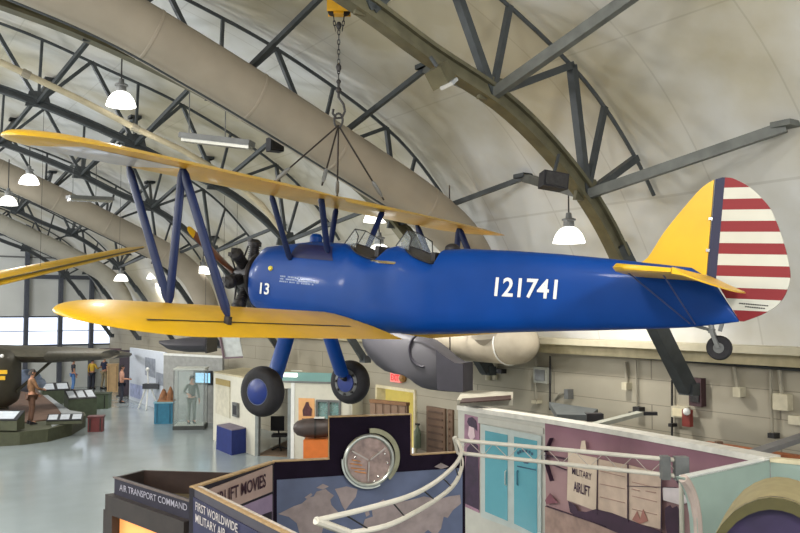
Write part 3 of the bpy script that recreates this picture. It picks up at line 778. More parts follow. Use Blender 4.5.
for i in range(6):
    t = math.radians(150-i*22); x = 525.5+8.5*math.cos(t); y = 456-6*math.sin(t)+i*.35
    mk.prism([S1.hit(x-1.1, y-1.6, .044), S1.hit(x+1.1, y-1.4, .044), S1.hit(x+1.0, y+1.5, .044), S1.hit(x-.9, y+1.4, .044)], S1.n*.001)
mk.prism([S1.hit(523, 461, .044), S1.hit(529, 462, .044), S1.hit(528, 464, .044), S1.hit(524, 463.4, .044)], S1.n*.001)
mk.prism([S1.hit(517, 465.5, .044), S1.hit(536, 469.5, .044), S1.hit(536, 470.7, .044), S1.hit(517, 466.8, .044)], S1.n*.001)
obj('door_lettering', mk, inkm, ew, None, False)
# portrait poster on the white end
po = poly_part('portrait_poster', S1, [(464.5, 414), (479.5, 417.5), (479, 513), (463.5, 506)], mat('poster_plum', (140, 104, 122), .6, noise=.3, scale=4), ew, .012)
pk = mat('poster_dark', (48, 28, 52), .6, noise=.3, scale=10)
poly_part('printed_figure', S1, [(468, 418), (472, 417), (476, 421), (477, 431), (474, 428), (469, 426), (467, 422)], pk, po, .02, .004)
poly_part('printed_figure', S1, [(467, 448), (473, 441), (478, 446), (479, 510), (464, 503), (465, 470)], pk, po, .02, .004)
poly_part('printed_face', S1, [(469, 426), (474, 428), (475, 437), (471, 441), (468, 435)], mat('poster_face', (196, 172, 176), .6), po, .022, .004)
# mural picture
md = mat('mural_dark', (52, 26, 48), .65, noise=.2); mt_ = mat('mural_tan', (186, 164, 146), .7, noise=.12, scale=5); mg = mat('mural_ground', (150, 124, 112), .7, noise=.25, scale=5)
def mural(nm, pix, m, off=.02): return poly_part(nm, S2, pix, m, ew, off+.02, .004)
def strokes(nm, segs, m, off=.02):
    b = MB()
    for (x0, y0, x1, y1, w_) in segs: b.bar(S2.hit(x0, y0, off+.02), S2.hit(x1, y1, off+.02), w_, .006)
    return obj(nm, b, m, ew, None, False)
mural('mural_ground', [(545, 506), (606, 526), (640, 538), (692, 553), (692, 600), (545, 600)], mg, .012)
strokes('mural_propeller', [(551.5, 438, 546, 452, .09), (546, 452, 545.5, 460, .1), (546, 462, 552, 481, .09), (546, 455, 567, 459, .1), (546, 462, 566, 470, .05)], md)
mural('mural_sign', [(568, 452), (597, 458), (596, 511), (567, 500)], mat('mural_cream', (188, 170, 150), .7, noise=.08), .016)
mural('mural_steeple', [(580, 450), (581.5, 441), (585, 440.5), (586.5, 452)], mat('mural_cream', (188, 170, 150)), .016)
quad_text('mural_lettering', 'MILITARY', S2, ((572, 474), (591.5, 480.5), (591.5, 473.5), (572, 467.5)), md, ew, .01, .045)
quad_text('mural_lettering', 'AIRLIFT', S2, ((573.5, 491), (590, 497), (590, 486.5), (573.5, 481)), md, ew, .02, .045)
mural('mural_crate', [(598, 459), (627, 465), (627, 521), (597.5, 512)], mt_, .016)
mural('mural_crate', [(628.8, 465), (661, 473), (660.5, 529), (628.5, 521.5)], mt_, .016)
strokes('mural_line', [(597.5, 458, 597, 514, .03), (628, 464, 628, 522, .035), (661.5, 472, 661, 531, .045), (546, 506, 606, 526.5, .05), (627, 486, 676, 487.5, .02)], md, .022)
strokes('mural_grain', [(600, 471, 625, 477, .012), (600, 484, 625, 489, .012), (600, 497, 625, 503, .012), (632, 482, 657, 488, .012), (632, 496, 657, 502, .012), (632, 509, 657, 515, .012), (632, 489, 640, 491, .03), (646, 491, 656, 493, .03)], mat('mural_brown', (146, 116, 106), .7), .022)
mural('mural_vehicle', [(568, 501), (575, 505), (578, 511), (586, 512), (596, 509), (612, 513), (640, 524), (660, 531), (670, 540), (625, 536), (596, 524), (575, 516), (570, 512)], md, .026)
mural('mural_tail', [(545, 500), (550, 493), (553, 497), (558, 503), (546, 504)], mat('mural_plum_dark', (112, 62, 72), .6), .026)
mural('mural_tail', [(632, 520), (637, 511), (640, 519), (643, 509), (648, 521), (640, 524)], mat('mural_rust', (150, 100, 88), .6), .03)
mural('mural_figure', [(665, 508), (670, 505), (672, 508), (677, 506), (680, 512), (678, 533), (675, 545), (668, 540), (665, 522)], md, .028)
mural('mural_cloud', [(662.5, 487), (690, 489), (690, 502), (680, 505), (663, 500)], mat('mural_white', (200, 190, 190), .6), .02)
mural('mural_dark_corner', [(676, 481), (681, 479), (687, 492), (688, 500), (684, 494)], md, .03)
# cream box at the exhibit's left end
SB = thing('cream_roof_box', 'low cream box with dark slot at the top left of the mural wall', 'box', atz(462, 402, 2.5))
q = [atz(457, 406, 2.46), atz(513, 405.5, 2.46), atz(513, 397.5, 2.46), atz(463, 395.5, 2.46)]
obj('shell', MB().hexa(q, [v+Vector((0, 0, .12)) for v in q]), mat('box_shell', (172, 167, 152), .6), SB, None, False)
q = [atz(460, 403.5, 2.59), atz(511, 400, 2.59), atz(511, 396, 2.59), atz(462, 399.5, 2.59)]
obj('slot', MB().hexa(q, [v+Vector((0, 0, .02)) for v in q]), mat('slot_dark', (56, 34, 30), .6), SB, None, False)

# ---------- teal curved-end wall and hut
T0 = atz(681, 478.5, 2.43); T1 = atz(770, 459.5, 2.43); PT = Plane(T0, T1)
teal = mat('teal_plaster', (152, 170, 160), .7, noise=.07, scale=2)
tw_ = thing('teal_partition', 'pale teal partition with a rounded white end edge, lower right', 'partition', fl(T0))
edge = [(683, 478.2), (687, 483), (691, 491), (694.5, 502), (697, 517), (698, 533), (699, 600)]
obj('panel', MB().prism([PT.hit(x, y) for x, y in [(770, 459.5)]+edge+[(770, 640)]], PT.n*-.1), teal, tw_, None, False)
obj('edge_trim', MB().tube([PT.hit(x, y, -.03) for x, y in edge], .055, 8), mat('edge_rose', (190, 172, 162), .6), tw_)
obj('top_trim', MB().bar(PT.hit(683, 478, -.05)+Vector((0, 0, .01)), PT.hit(770, 459.3, -.05)+Vector((0, 0, .01)), .1, .03), white, tw_, None, False)
T2 = T1; T3 = atz(840, 466, 2.43); P3 = Plane(T2, T3)
obj('return_panel', slab(T2, T3, 0, 2.43, .1, P3.n), teal, tw_, None, False)
obj('return_trim', slab(T2+P3.n*.02, T3+P3.n*.02, 2.4, 2.45, .14, P3.n), cream, tw_, None, False)
hut = thing('arched_hut', 'olive rimmed arched hut front with purple face and tan roof, lower right corner', 'hut', fl(at(760, 520, 7.1)))
HP = Plane(at(712, 540, 7.5), at(820, 520, 7.1))
arc = [(706, 560), (713, 538), (722, 524), (734, 511), (746, 503.5), (758, 499), (770, 497.2), (783, 498.5), (795, 502), (808, 509), (822, 522), (834, 545)]
ap = [HP.hit(*k) for k in arc]; bk = HP.n*-1.0
obj('roof', MB().loft([ap, [p+bk for p in ap]], False, False), mat('hut_tan', (150, 138, 100), .7), hut)
obj('arch_rim', MB().loft([ap, [p+HP.n*.04 for p in ap], [p+HP.n*.04+(Vector((HP.hit(770, 560).x, HP.hit(770, 560).y, p.z*.0+1.6))-p)*.09 for p in ap], [p+(Vector((HP.hit(770, 560).x, HP.hit(770, 560).y, 1.6))-p)*.09 for p in ap]], False, False), mat('hut_olive', (74, 68, 34), .6), hut)
obj('face', MB().prism([p-HP.n*.03 for p in ap]+[Vector((ap[-1].x, ap[-1].y, 0))-HP.n*.03, Vector((ap[0].x, ap[0].y, 0))-HP.n*.03], HP.n*-.03), mat('hut_purple', (46, 34, 66), .6, noise=.3, scale=3), hut, None, False)

# ---------- white ladder rail
railm = mat('rail_white', (206, 200, 186), .4, noise=.05)
rt = thing('ladder_rail', 'white two-tube curved ladder rail running above the displays', 'rail', fl(atz(680, 461, 2.5)))
topc = [atz(x, y, 2.5) for x, y in ((316, 520.6), (365, 509), (407, 497), (431, 485), (448, 472), (458, 461), (461.5, 452), (459, 444), (456, 440))]
lowc = [atz(x, y, 2.31) for x, y in ((349, 533), (386, 526), (417.5, 511), (444, 494), (455, 483), (460, 473), (462, 464), (461, 457), (459, 453))]
def sm3(P): return [Vector(p) for p in spline([tuple(p) for p in P], 5)]
tr_, br_ = atz(456, 440, 2.5), atz(459, 453, 2.31)
te_, be_ = atz(681, 460.5, 2.5), atz(681, 476.5, 2.31)
obj('upper_tube', MB().tube(sm3(topc), .025, 10), railm, rt); obj('lower_tube', MB().tube(sm3(lowc), .025, 10), railm, rt)
obj('upper_tube', MB().tube([tr_, te_], .027, 10), railm, rt); obj('lower_tube', MB().tube([br_, be_], .027, 10), railm, rt)
obj('end_crosspiece', MB().tube([topc[0], lowc[0]], .036, 8), railm, rt)
obj('corner_crosspiece', MB().tube([tr_+Vector((-.02, 0, .04)), br_], .036, 8), railm, rt)
sc3 = sm3(topc); sl3 = sm3(lowc)
for i in range(3, len(sc3), 5):
    obj('rung', MB().tube([sc3[i], sl3[min(i, len(sl3)-1)]], .008, 5), darkm, rt)
wv = mat('wire_pale', (170, 160, 150), .5)
for i in range(8):
    a0, a1 = i/8, (i+.5)/8; a2 = (i+1)/8
    z_ = MB().tube([br_.lerp(be_, a0), tr_.lerp(te_, a1), br_.lerp(be_, a2)], .006, 5)
    obj('lattice_wire', z_, wv, rt)
for x in (665, 681):
    p = atz(x, 459.5 if x > 670 else 458, 2.5); q = atz(x, 477, 2.31)
    obj('joint_block', MB().box((p+q)/2, (.16 if x > 670 else .1, .12, .28)), steel, rt, None, False)
obj('support_post', MB().tube([Vector((be_.x, be_.y, 0)), be_], .03, 8), railm, rt)

# ---------- dark world-map panel
W0_ = atz(273, 461.7, 2.28); W1_ = atz(465, 452, 2.28); PW = Plane(W0_, W1_)
mp = thing('map_panel', 'dark stepped display panel with pale world map and silver ring emblem', 'display panel', fl((W0_+W1_)/2))
out = [(273, 461.7), (329.5, 459), (329.5, 417), (411.7, 414.3), (412, 455), (465, 452)]
pts = [PW.hit(*k) for k in out]
pts = pts + [fl(pts[-1]), fl(pts[0])]
obj('panel', MB().prism(pts, PW.n*-.08), mat('map_panel_dark', (26, 17, 32), .85, noise=.15, spec=.15), mp, None, False)
eb = MB()
for a, b in zip(pts[:5], pts[1:6]): eb.bar(a-PW.n*.04, b-PW.n*.04, .09, .015)
obj('edge_strip', eb, tanedge, mp, None, False)
mapm = mat('map_blue', (90, 99, 126), .6, noise=.15, scale=3)
poly_part('map_sheet', PW, [(277, 480), (462.5, 468), (462.5, 620), (277, 640)], mapm, mp, .012)
land = mat('map_land', (152, 138, 136), .7, noise=.15, scale=8)
for Z in ([(70,385),(130,355),(160,345),(185,322),(205,318),(215,300),(250,290),(262,300),(282,315),(268,330),(272,350),(300,380),(268,392),(258,410),(240,440),(230,480),(250,520),(200,540),(170,480),(150,457),(140,420),(110,396)],
          [(285,290),(330,280),(372,290),(365,320),(340,350),(325,372),(312,350),(300,318)],
          [(390,440),(400,405),(430,395),(425,365),(440,350),(470,330),(490,345),(520,338),(560,335),(600,325),(625,318),(680,330),(720,318),(762,312),(766,345),(735,370),(715,400),(700,395),(690,440),(670,470),(640,445),(610,470),(600,540),(480,540),(420,500)],
          [(215,285),(240,270),(262,280),(240,292)], [(170,322),(195,305),(200,312),(180,328)], [(400,380),(415,372),(418,388),(405,395)], [(665,205),(690,190),(720,205),(690,213)]):
    poly_part('continent', PW, [(260+x/3.81, 413+y/3.81) for x, y in Z], land, mp, .02, .006)
# silver ring emblem
ec = PW.hit(368.5, 460, .06); ex = PW.d; ez_ = Vector((0, 0, 1)); en = PW.n
if (PW.hit(400, 460)-PW.hit(360, 460)).dot(ex) < 0: ex = -ex
def cp(r, t, dx=0, dy=0, dn=0): return ec + ex*(r*math.cos(t)+dx) + ez_*(r*math.sin(t)+dy) + en*dn
em = obj('emblem_disc', MB().prism([cp(.345, 2*PI*k/40) for k in range(40)], en*.02), mat('emblem_bronze', (156, 134, 126), .3, .35, noise=.35, scale=9), mp, None, False)
silv = mat('emblem_silver', (190, 192, 182), .3, .75, noise=.15, scale=9)
obj('emblem_ring', MB().tube([cp(.335, 2*PI*k/48, 0, 0, .03) for k in range(49)], .03, 10, False), silv, em)
obj('emblem_crescent', MB().loft([[cp(r, math.radians(t), .035, .03, d) for r, d in ((.34, .0), (.34, .035), (.405, .035), (.405, .0))] for t in range(-50, 96, 6)]), mat('emblem_olive', (150, 146, 120), .35, .6, noise=.2), em)
obj('emblem_crescent', MB().loft([[cp(r, math.radians(t), 0, 0, d) for r, d in ((.34, .0), (.34, .04), (.385, .04), (.385, .0))] for t in range(175, 300, 6)]), silv, em)
for a0, a1 in ((90, 270), (200, 30), (150, 330)):
    pass
for t in (35, 150, 268):
    obj('emblem_spoke', MB().bar(cp(.02, math.radians(t), 0, 0, .03), cp(.28, math.radians(t), 0, 0, .03), .05, .02), mat('emblem_grey', (176, 166, 158), .4, .5), em, None, False)
for i, (y, x0, x1) in enumerate(((-.03, -.26, -.1), (-.09, -.25, -.06), (-.14, -.2, -.04), (.02, -.24, -.12))):
    obj('emblem_stripe', MB().bar(cp(0, 0, x0, y, .028), cp(0, 0, x1, y-.03, .028), .03, .01), mat('emblem_orange', (198, 132, 62), .45, .3, noise=.3), em, None, False)
for t, r in ((150, .25), (165, .2), (20, .24), (35, .17), (-10, .27), (-60, .26), (-75, .3)):
    obj('emblem_stud', MB().ball(cp(r, math.radians(t), 0, 0, .03), .018, 8), chrome, em)

# ---------- first worldwide / airlift movies corner kiosk
K = atz(194.5, 488, 2.3); K2 = atz(274, 462.5, 2.3); K3 = atz(330, 556, 2.3)
PM_ = Plane(K, K2); PF = Plane(K, K3)
kk = thing('corner_kiosk', 'tan topped corner kiosk reading first worldwide military air and airlift movies', 'kiosk', fl(K))
obj('outer_panel', slab(K, K3, 0, 2.3, .07, PF.n), mat('kiosk_grey', (66, 62, 72), .6, noise=.08), kk, None, False)
obj('inner_panel', slab(K, K2, 0, 2.3, .07, PM_.n), panel_blk, kk, None, False)
a, b = K+PF.n*.01+Vector((0, 0, .005)), K3+PF.n*.01+Vector((0, 0, .005))
obj('top_edge', MB().bar(a-PF.n*.02, b-PF.n*.02, .05, .02), tanedge, kk, None, False)
obj('top_edge', MB().bar(a-PF.n*.065, b-PF.n*.065, .035, .024), mat('edge_pale', (196, 186, 176), .5, noise=.3, scale=20), kk, None, False)
obj('top_edge', MB().bar(K-PM_.n*.03+Vector((0, 0, .005)), K2-PM_.n*.03+Vector((0, 0, .005)), .08, .02), tanedge, kk, None, False)
poly_part('navy_board', PF, [(193, 497), (320, 566), (320, 640), (193, 560)], mat('navy_board', (36, 36, 72), .6, noise=.15, scale=3), kk, .012)
quad_text('lettering', 'FIRST WORLDWIDE', PF, ((195.5, 510), (237.5, 533), (237.5, 524), (195.5, 501.5)), mat('letter_cream', (206, 196, 190), .6), kk, .005, .03)
quad_text('lettering', 'MILITARY AIR', PF, ((195.5, 522), (225.5, 538.5), (225.5, 529.5), (195.5, 513.5)), mat('letter_cream', (206, 196, 190), .6), kk, .005, .03)
poly_part('cream_board', PM_, [(197, 494), (272.5, 465), (272.5, 491.5), (197, 522)], mat('board_rose', (176, 152, 142), .6, noise=.05), kk, .012)
quad_text('lettering', 'AIRLIFT MOVIES', PM_, ((211, 507), (266, 487), (266, 473.3), (211, 495)), mat('letter_dark', (62, 36, 48), .6), kk, .02, .03)
poly_part('lilac_board', PM_, [(197, 525), (272.5, 494), (272.5, 560), (197, 600)], mat('board_lilac', (150, 132, 158), .6, noise=.08), kk, .012)
poly_part('board_photo', PM_, [(252, 519), (272, 511.5), (272, 524), (252, 532)], panel_blk, kk, .03)

# ---------- air transport command kiosk
A_ = atz(114.5, 477, 2.12); B_ = atz(191, 501, 2.12); D_ = atz(143, 470, 2.12); E_ = atz(233, 472.5, 2.12)
ak = thing('display_kiosk', 'dark open-topped kiosk reading air transport command with an orange lit window', 'kiosk', fl(A_))
PA = Plane(A_, B_)
def wall2(nm, p, q, z0, z1, m, th=.05):
    n_ = Vector((q.y-p.y, p.x-q.x, 0)).normalized(); c = (A_+B_+D_+E_)/4
    if n_.dot(c-p) < 0: n_ = -n_
    return obj(nm, slab(p, q, z0, z1, th, -n_), m, ak, None, False)
wall2('front_fascia', A_, B_, 1.9, 2.12, mat('fascia_navy', (34, 30, 48), .6, noise=.1))
wall2('side_panel', A_, D_, 0, 2.12, brownk); wall2('back_panel', D_, E_, 0, 2.12, mat('kiosk_inner', (58, 42, 36), .7, noise=.2))
wall2('end_panel', B_, E_, 0, 1.85, brownk)
fo = PA.n*.09
obj('front_body', slab(A_+fo, B_+fo, 0, .9, .09, PA.n), brownk, ak, None, False)
ti = [A_, B_, E_, D_]
obj('tray', MB().prism([Vector((p.x, p.y, 1.8)) for p in ti], (0, 0, .03)), mat('tray_olive', (104, 92, 66), .7, noise=.3), ak, None, False)
obj('fascia_edge', MB().bar(A_+PA.n*.01, B_+PA.n*.01, .03, .02), mat('fascia_edge', (104, 92, 88), .6), ak, None, False)
obj('shoulder', slab(A_+fo-(B_-A_).normalized()*.07, B_+fo, 1.66, 1.9, .12, PA.n), mat('kiosk_brown', (50, 42, 39)), ak, None, False)
PA2 = Plane(A_+fo, B_+fo)
c0, c1 = PA2.hit(120, 518), PA2.hit(186, 545)
def along(t): return (A_+fo).lerp(B_+fo, t)
obj('front_post', slab(along(-.06), along(.07), 0, 1.7, .09, PA.n), brownk, ak, None, False)
obj('front_post', slab(along(.84), along(1), 0, 1.7, .09, PA.n), brownk, ak, None, False)
glow = mat('display_glow', (246, 166, 96), .6, noise=.08, scale=3, emit=1.1)
obj('lit_backdrop', slab(along(.0)-PA.n*.16, along(.9)-PA.n*.16, .85, 1.7, .02, PA.n), glow, ak, None, False)
obj('display_model', MB().ball(along(.62)-PA.n*.06+Vector((0, 0, 1.5-along(0).z)), .1, 10, (1.2, .6, .6)).ball(along(.75)-PA.n*.06+Vector((0, 0, 1.46-along(0).z)), .09, 10), mat('model_brown', (150, 86, 50), .7, noise=.3), ak)
quad_text('lettering', 'AIR TRANSPORT COMMAND', PA, ((119.5, 490.5), (187, 511), (187, 504.2), (119.5, 484)), mat('letter_pale', (172, 168, 180), .6), ak, .003, .012)

# ================================================================== LEFT FLOOR
greenm = mat('crate_green', (66, 74, 56), .7, noise=.2); olivep = mat('plinth_olive', (74, 76, 56), .7, noise=.15); blk = mat('print_black', (40, 40, 44), .6); pale = mat('print_pale', (190, 196, 204), .6, noise=.1, scale=6)
def facebox(loc, d, rz): return Matrix.Translation(Vector(loc)) @ Matrix.Rotation(rz, 4, 'Z')
# diorama platform
dp = thing('diorama_platform', 'curved olive platform with brown earth top in the left corner', 'platform', atz(30, 430, 0))
oz = .42
outl = [(-60, 440), (-20, 440), (20, 438), (48, 435), (72, 429), (86, 421), (84, 418), (70, 416), (60, 410), (48, 402), (40, 396), (28, 391), (10, 388), (-60, 388)]
tp_ = [atz(x, y-6, oz) for x, y in outl]
obj('plinth', MB().prism([fl(p) for p in tp_], (0, 0, oz)), olivep, dp, None, False)
inn = [(-60, 427), (-10, 427), (20, 424), (50, 420), (61, 414), (55, 406), (44, 397), (36, 390), (24, 386), (8, 384), (-60, 384)]
obj('earth', MB().prism([atz(x, y, oz) for x, y in inn], (0, 0, .04)), mat('earth', (98, 74, 60), .9, noise=.25, scale=4, bump=.4), dp, None, False)
obj('grey_border', MB().prism([atz(x, y, oz+.005) for x, y in ((50, 421), (62, 414), (56, 406), (45, 398), (38, 391), (42, 390.5), (49, 396), (60, 404), (70, 410.5), (82, 412.5), (82, 415), (70, 421), (52, 427))], (0, 0, .01)), mat('border_grey', (150, 154, 156), .6), dp, None, False)
def reader(label, c, w, d, h, rz, tilt=.45, base=greenm, z=0.0, pics=2):
    M_ = Matrix.Translation(Vector((c.x, c.y, z))) @ Matrix.Rotation(rz, 4, 'Z')
    t = thing('reader_stand', label, 'information stand', M=M_)
    obj('base', MB().hexa([(-w/2, -d/2, 0), (w/2, -d/2, 0), (w/2, d/2, 0), (-w/2, d/2, 0)], [(-w/2, -d/2, h), (w/2, -d/2, h), (w/2, d/2, h+tilt*d), (-w/2, d/2, h+tilt*d)]), base, t, M_, False)
    n = Vector((0, -tilt, 1)).normalized()
    def top(x, y, o): return Vector((x, y, h+tilt*(y+d/2))) + n*o
    bd = obj('sloped_board', MB().prism([top(-w/2, -d/2, .02), top(w/2, -d/2, .02), top(w/2, d/2, .02), top(-w/2, d/2, .02)], n*.02), blk, t, M_, False)
    for i in range(pics):
        x0 = -w/2 + w*(i+.12)/pics; x1 = -w/2+w*(i+.88)/pics
        obj('printed_panel', MB().prism([top(x0, -d*.38, .045), top(x1, -d*.38, .045), top(x1, d*.38, .045), top(x0, d*.38, .045)], n*.004), pale, bd, M_, False)
    return t
reader('low sloped black reader board with pale pictures on the platform edge', atz(65, 424, oz), 1.15, .42, .1, .25, .4, olivep, oz+.02, 3)
reader('sloped reader board with pale sheet at the left picture edge', atz(4, 431, oz), 1.1, .5, .3, -.05, .5, olivep, oz+.05, 1)
reader('green crate with sloped black and white board, nearer of two behind the platform', atz(80, 417, 0), 1.1, .8, .75, .6, .35, greenm, 0, 3)
reader('green crate with sloped pale board, behind the nearer reader crate', atz(55, 403, 0), 1.2, .9, .6, .5, .3, greenm, 0, 2)
def boxy(name, label, cat, c, dims, rz, m, lid=None, trim=None):
    M_ = Matrix.Translation(fl(c)) @ Matrix.Rotation(rz, 4, 'Z'); t = thing(name, label, cat, M=M_); x, y, z = dims
    obj('body', MB().box((0, 0, z/2), dims), m, t, M_, False)
    obj('lid', MB().box((0, 0, z+.02), (x+.06, y+.06, .05)), lid or m, t, M_, False)
    for s in (-.35, .35): obj('corner_strap', MB().box((s*x, -y/2-.01, z*.5), (.04, .02, z*.9)), trim or darkm, t, M_, False)
    return t
boxy('storage_crate', 'olive green crate standing alone before the visitors', 'crate', atz(98, 408, 0), (1.0, .8, .62), .15, mat('crate_olive', (84, 96, 74), .7), greenm)
boxy('storage_crate', 'small dark red crate at the right end of the platform', 'crate', atz(96, 431, 0), (.5, .45, .5), .2, mat('crate_red', (112, 50, 50), .6), mat('crate_red_lid', (88, 40, 42), .6))
# olive transport aircraft with wing
oa = thing('olive_aircraft', 'dark olive military aircraft nose and high wing at the left edge', 'aeroplane', at(-30, 420, 31))
om = mat('aircraft_olive', (62, 58, 46), .6, noise=.2, scale=2)
fs = []
for x_, hw, zb_, zt2 in ((-80, 1.15, .62, 3.0), (-30, 1.15, .6, 3.0), (-6, 1.1, .62, 2.95), (6, .95, .7, 2.85), (13, .7, .85, 2.7), (16, .4, 1.05, 2.5)):
    c = at(x_, 380, 31); fs.append([Vector((c.x, c.y+hw*se(math.cos(2*PI*k/20), .6), (zb_+zt2)/2+(zt2-zb_)/2*se(math.sin(2*PI*k/20), .6))) for k in range(20)])
obj('fuselage', MB().loft(fs), om, oa)
wq = [at(-10, 346, 32), at(62, 347.5, 33), at(110, 348, 36), at(128, 349, 39)]
wr = []
for p, ch, th in zip(wq, (1.6, 1.7, 1.3, .6), (.34, .3, .2, .1)):
    wr.append([p+Vector((.0, ch*math.cos(2*PI*k/16), th*math.sin(2*PI*k/16)-.28+th*.0)) for k in range(16)])
obj('wing', MB().loft(wr), mat('wing_olive', (78, 74, 62), .6, noise=.2), oa)
for x, y in ((3, 372), (1, 378)): obj('nose_badge', MB().box(at(x, y, 29.6), (.3, .03, .14)), yellow, oa, None, False)
obj('landing_lamp', MB().ball(at(2, 356, 29.85), .07, 10), white, oa)
obj('wing_strut', MB().bar(at(6, 398, 30.6), at(20, 383, 31.5), .08).bar(at(16, 392, 31), at(55, 358, 33), .08), om, oa, None, False)
obj('landing_skid', MB().bar(at(-40, 408, 31), at(8, 408, 31), .16, .1).bar(at(-8, 408, 31), at(-8, 385, 31), .12), om, oa, None, False)
one('parachute_heap', MB().ball(at(27, 378, 33.5)-Vector((0, 0, .1)), .62, 14, (1.0, .6, .75)).ball(at(36, 383, 33.5), .42, 12, (1.0, .6, .6)).ball(at(19, 381, 33.5), .4, 12, (1, .6, .8)), mat('canopy_cloth', (170, 186, 214), .8, noise=.35, scale=2.5), 'pale blue and white bunched cloth heap behind the brown soldier figure', 'cloth heap')

# ---------- people
def skin_mesh(name, J, E, m, parent, M_, sub=1):
    me = bpy.data.meshes.new(name); keys = list(J); ix = {k: i for i, k in enumerate(keys)}
    me.from_pydata([J[k][0] for k in keys], [(ix[a], ix[b]) for a, b in E], []); me.update()
    o = bpy.data.objects.new(name, me); C.objects.link(o)
    md_ = o.modifiers.new('skin', 'SKIN'); md_.use_smooth_shade = True
    if not me.skin_vertices: me.attributes.new if False else None
    sv = me.skin_vertices[0].data if me.skin_vertices else None
    if sv is None:
        bpy.context.view_layer.objects.active = o; bpy.ops.mesh.customdata_skin_add(); sv = me.skin_vertices[0].data
    for k in keys:
        r = J[k][1]; r = r if isinstance(r, tuple) else (r, r); sv[ix[k]].radius = r; sv[ix[k]].use_root = (k == keys[0])
    ss = o.modifiers.new('sub', 'SUBSURF'); ss.levels = sub; ss.render_levels = sub
    dg = bpy.context.evaluated_depsgraph_get(); dg.update()
    m2 = bpy.data.meshes.new_from_object(o.evaluated_get(dg)); bpy.data.objects.remove(o)
    m2.materials.clear(); m2.shade_smooth()
    return link(name, m2, m, parent, M_)
def person(name, label, cat, loc, yaw, H, top, pants, hair, arms=None, skinm=None, long_sleeve=True, shoes=None, cap=None, stride=.0):
    M_ = Matrix.Translation(Vector(loc)) @ Matrix.Rotation(yaw, 4, 'Z') @ Matrix.Scale(H/1.75, 4)
    t = thing(name, label, cat, M=Matrix.Translation(Vector(loc)) @ Matrix.Rotation(yaw, 4, 'Z'))
    # faces -y; right hand is -x
    arms = arms or {}
    J = {'pel': ((0, 0, .95), (.14, .10)), 'waist': ((0, 0, 1.08), (.125, .09)), 'chest': ((0, .0, 1.3), (.155, .105)), 'sh': ((0, .01, 1.42), (.10, .075)), 'neck': ((0, 0, 1.5), .052),
         'jaw': ((0, -.02, 1.57), (.062, .07)), 'head': ((0, -.012, 1.655), (.076, .092)), 'crown': ((0, 0, 1.735), (.05, .06)), 'nose': ((0, -.122, 1.625), .013)}
    E = [('pel', 'waist'), ('waist', 'chest'), ('chest', 'sh'), ('sh', 'neck'), ('neck', 'jaw'), ('jaw', 'head'), ('head', 'crown'), ('head', 'nose')]
    for s, n_ in ((-1, 'R'), (1, 'L')):
        el = arms.get('el'+n_, (s*.25, .03, 1.13)); wr_ = arms.get('wr'+n_, (s*.26, -.06, .88))
        d = (Vector(wr_)-Vector(el)).normalized(); side = Vector((-s, 0, 0)); side = (side-d*side.dot(d)).normalized(); fw = d.cross(side)
        hd = Vector(wr_)+d*.05; pa = Vector(wr_)+d*.09
        J.update({'s'+n_: ((s*.185, .01, 1.39), .06), 'e'+n_: (el, .042), 'w'+n_: (wr_, .028), 'h'+n_: (tuple(hd), (.036, .018)), 'p'+n_: (tuple(pa), (.034, .016))})
        E += [('sh', 's'+n_), ('s'+n_, 'e'+n_), ('e'+n_, 'w'+n_), ('w'+n_, 'h'+n_), ('h'+n_, 'p'+n_)]
        for i, l_ in enumerate((.06, .075, .07, .055)):
            b0 = pa + fw*(.027-.018*i) + d*.02; b1 = b0 + d*l_*.55 + side*.008; b2 = b0 + d*l_ + side*.025
            for q, pnt in enumerate((b0, b1, b2)): J['f%s%d%d' % (n_, i, q)] = (tuple(pnt), .0085)
            E += [('p'+n_, 'f%s%d0' % (n_, i)), ('f%s%d0' % (n_, i), 'f%s%d1' % (n_, i)), ('f%s%d1' % (n_, i), 'f%s%d2' % (n_, i))]
        t0 = hd + fw*.035; t1 = t0 + fw*.025 + d*.03; J['t%s0' % n_] = (tuple(t0), .01); J['t%s1' % n_] = (tuple(t1), .009)
        E += [('h'+n_, 't%s0' % n_), ('t%s0' % n_, 't%s1' % n_)]
        st_ = stride*s
        J.update({'hp'+n_: ((s*.09, 0, .88), .088), 'k'+n_: ((s*.10, -.02+st_*.5, .49), .058), 'a'+n_: ((s*.105, .03+st_, .09), .04), 'b'+n_: ((s*.12, -.11+st_, .035), (.038, .03))})
        E += [('pel', 'hp'+n_), ('hp'+n_, 'k'+n_), ('k'+n_, 'a'+n_), ('a'+n_, 'b'+n_)]
    body = skin_mesh('body', J, E, skinm or skin, t, M_)
    def sub(keys, f, extra=None):
        d = {k: (J[k][0], tuple(x*f for x in (J[k][1] if isinstance(J[k][1], tuple) else (J[k][1],)*2))) for k in keys}
        if extra: d.update(extra)
        return d
    K_ = ['pel', 'waist', 'chest', 'sh', 'sR', 'eR', 'sL', 'eL']; ED = [('pel', 'waist'), ('waist', 'chest'), ('chest', 'sh'), ('sh', 'sR'), ('sR', 'eR'), ('sh', 'sL'), ('sL', 'eL')]
    d = sub(K_, 1.14)
    if long_sleeve:
        for n_ in 'RL':
            e, w_ = Vector(J['e'+n_][0]), Vector(J['w'+n_][0]); d['w'+n_] = (tuple(e.lerp(w_, .92)), .038); ED.append(('e'+n_, 'w'+n_))
    else:
        for n_ in 'RL':
            a, e = Vector(J['s'+n_][0]), Vector(J['e'+n_][0]); d['e'+n_] = (tuple(a.lerp(e, .75)), .058)
    skin_mesh('shirt', d, ED, top, t, M_)
    d = sub(['pel', 'hpR', 'kR', 'hpL', 'kL'], 1.15)
    for n_ in 'RL': d['a'+n_] = (J['a'+n_][0], .058)
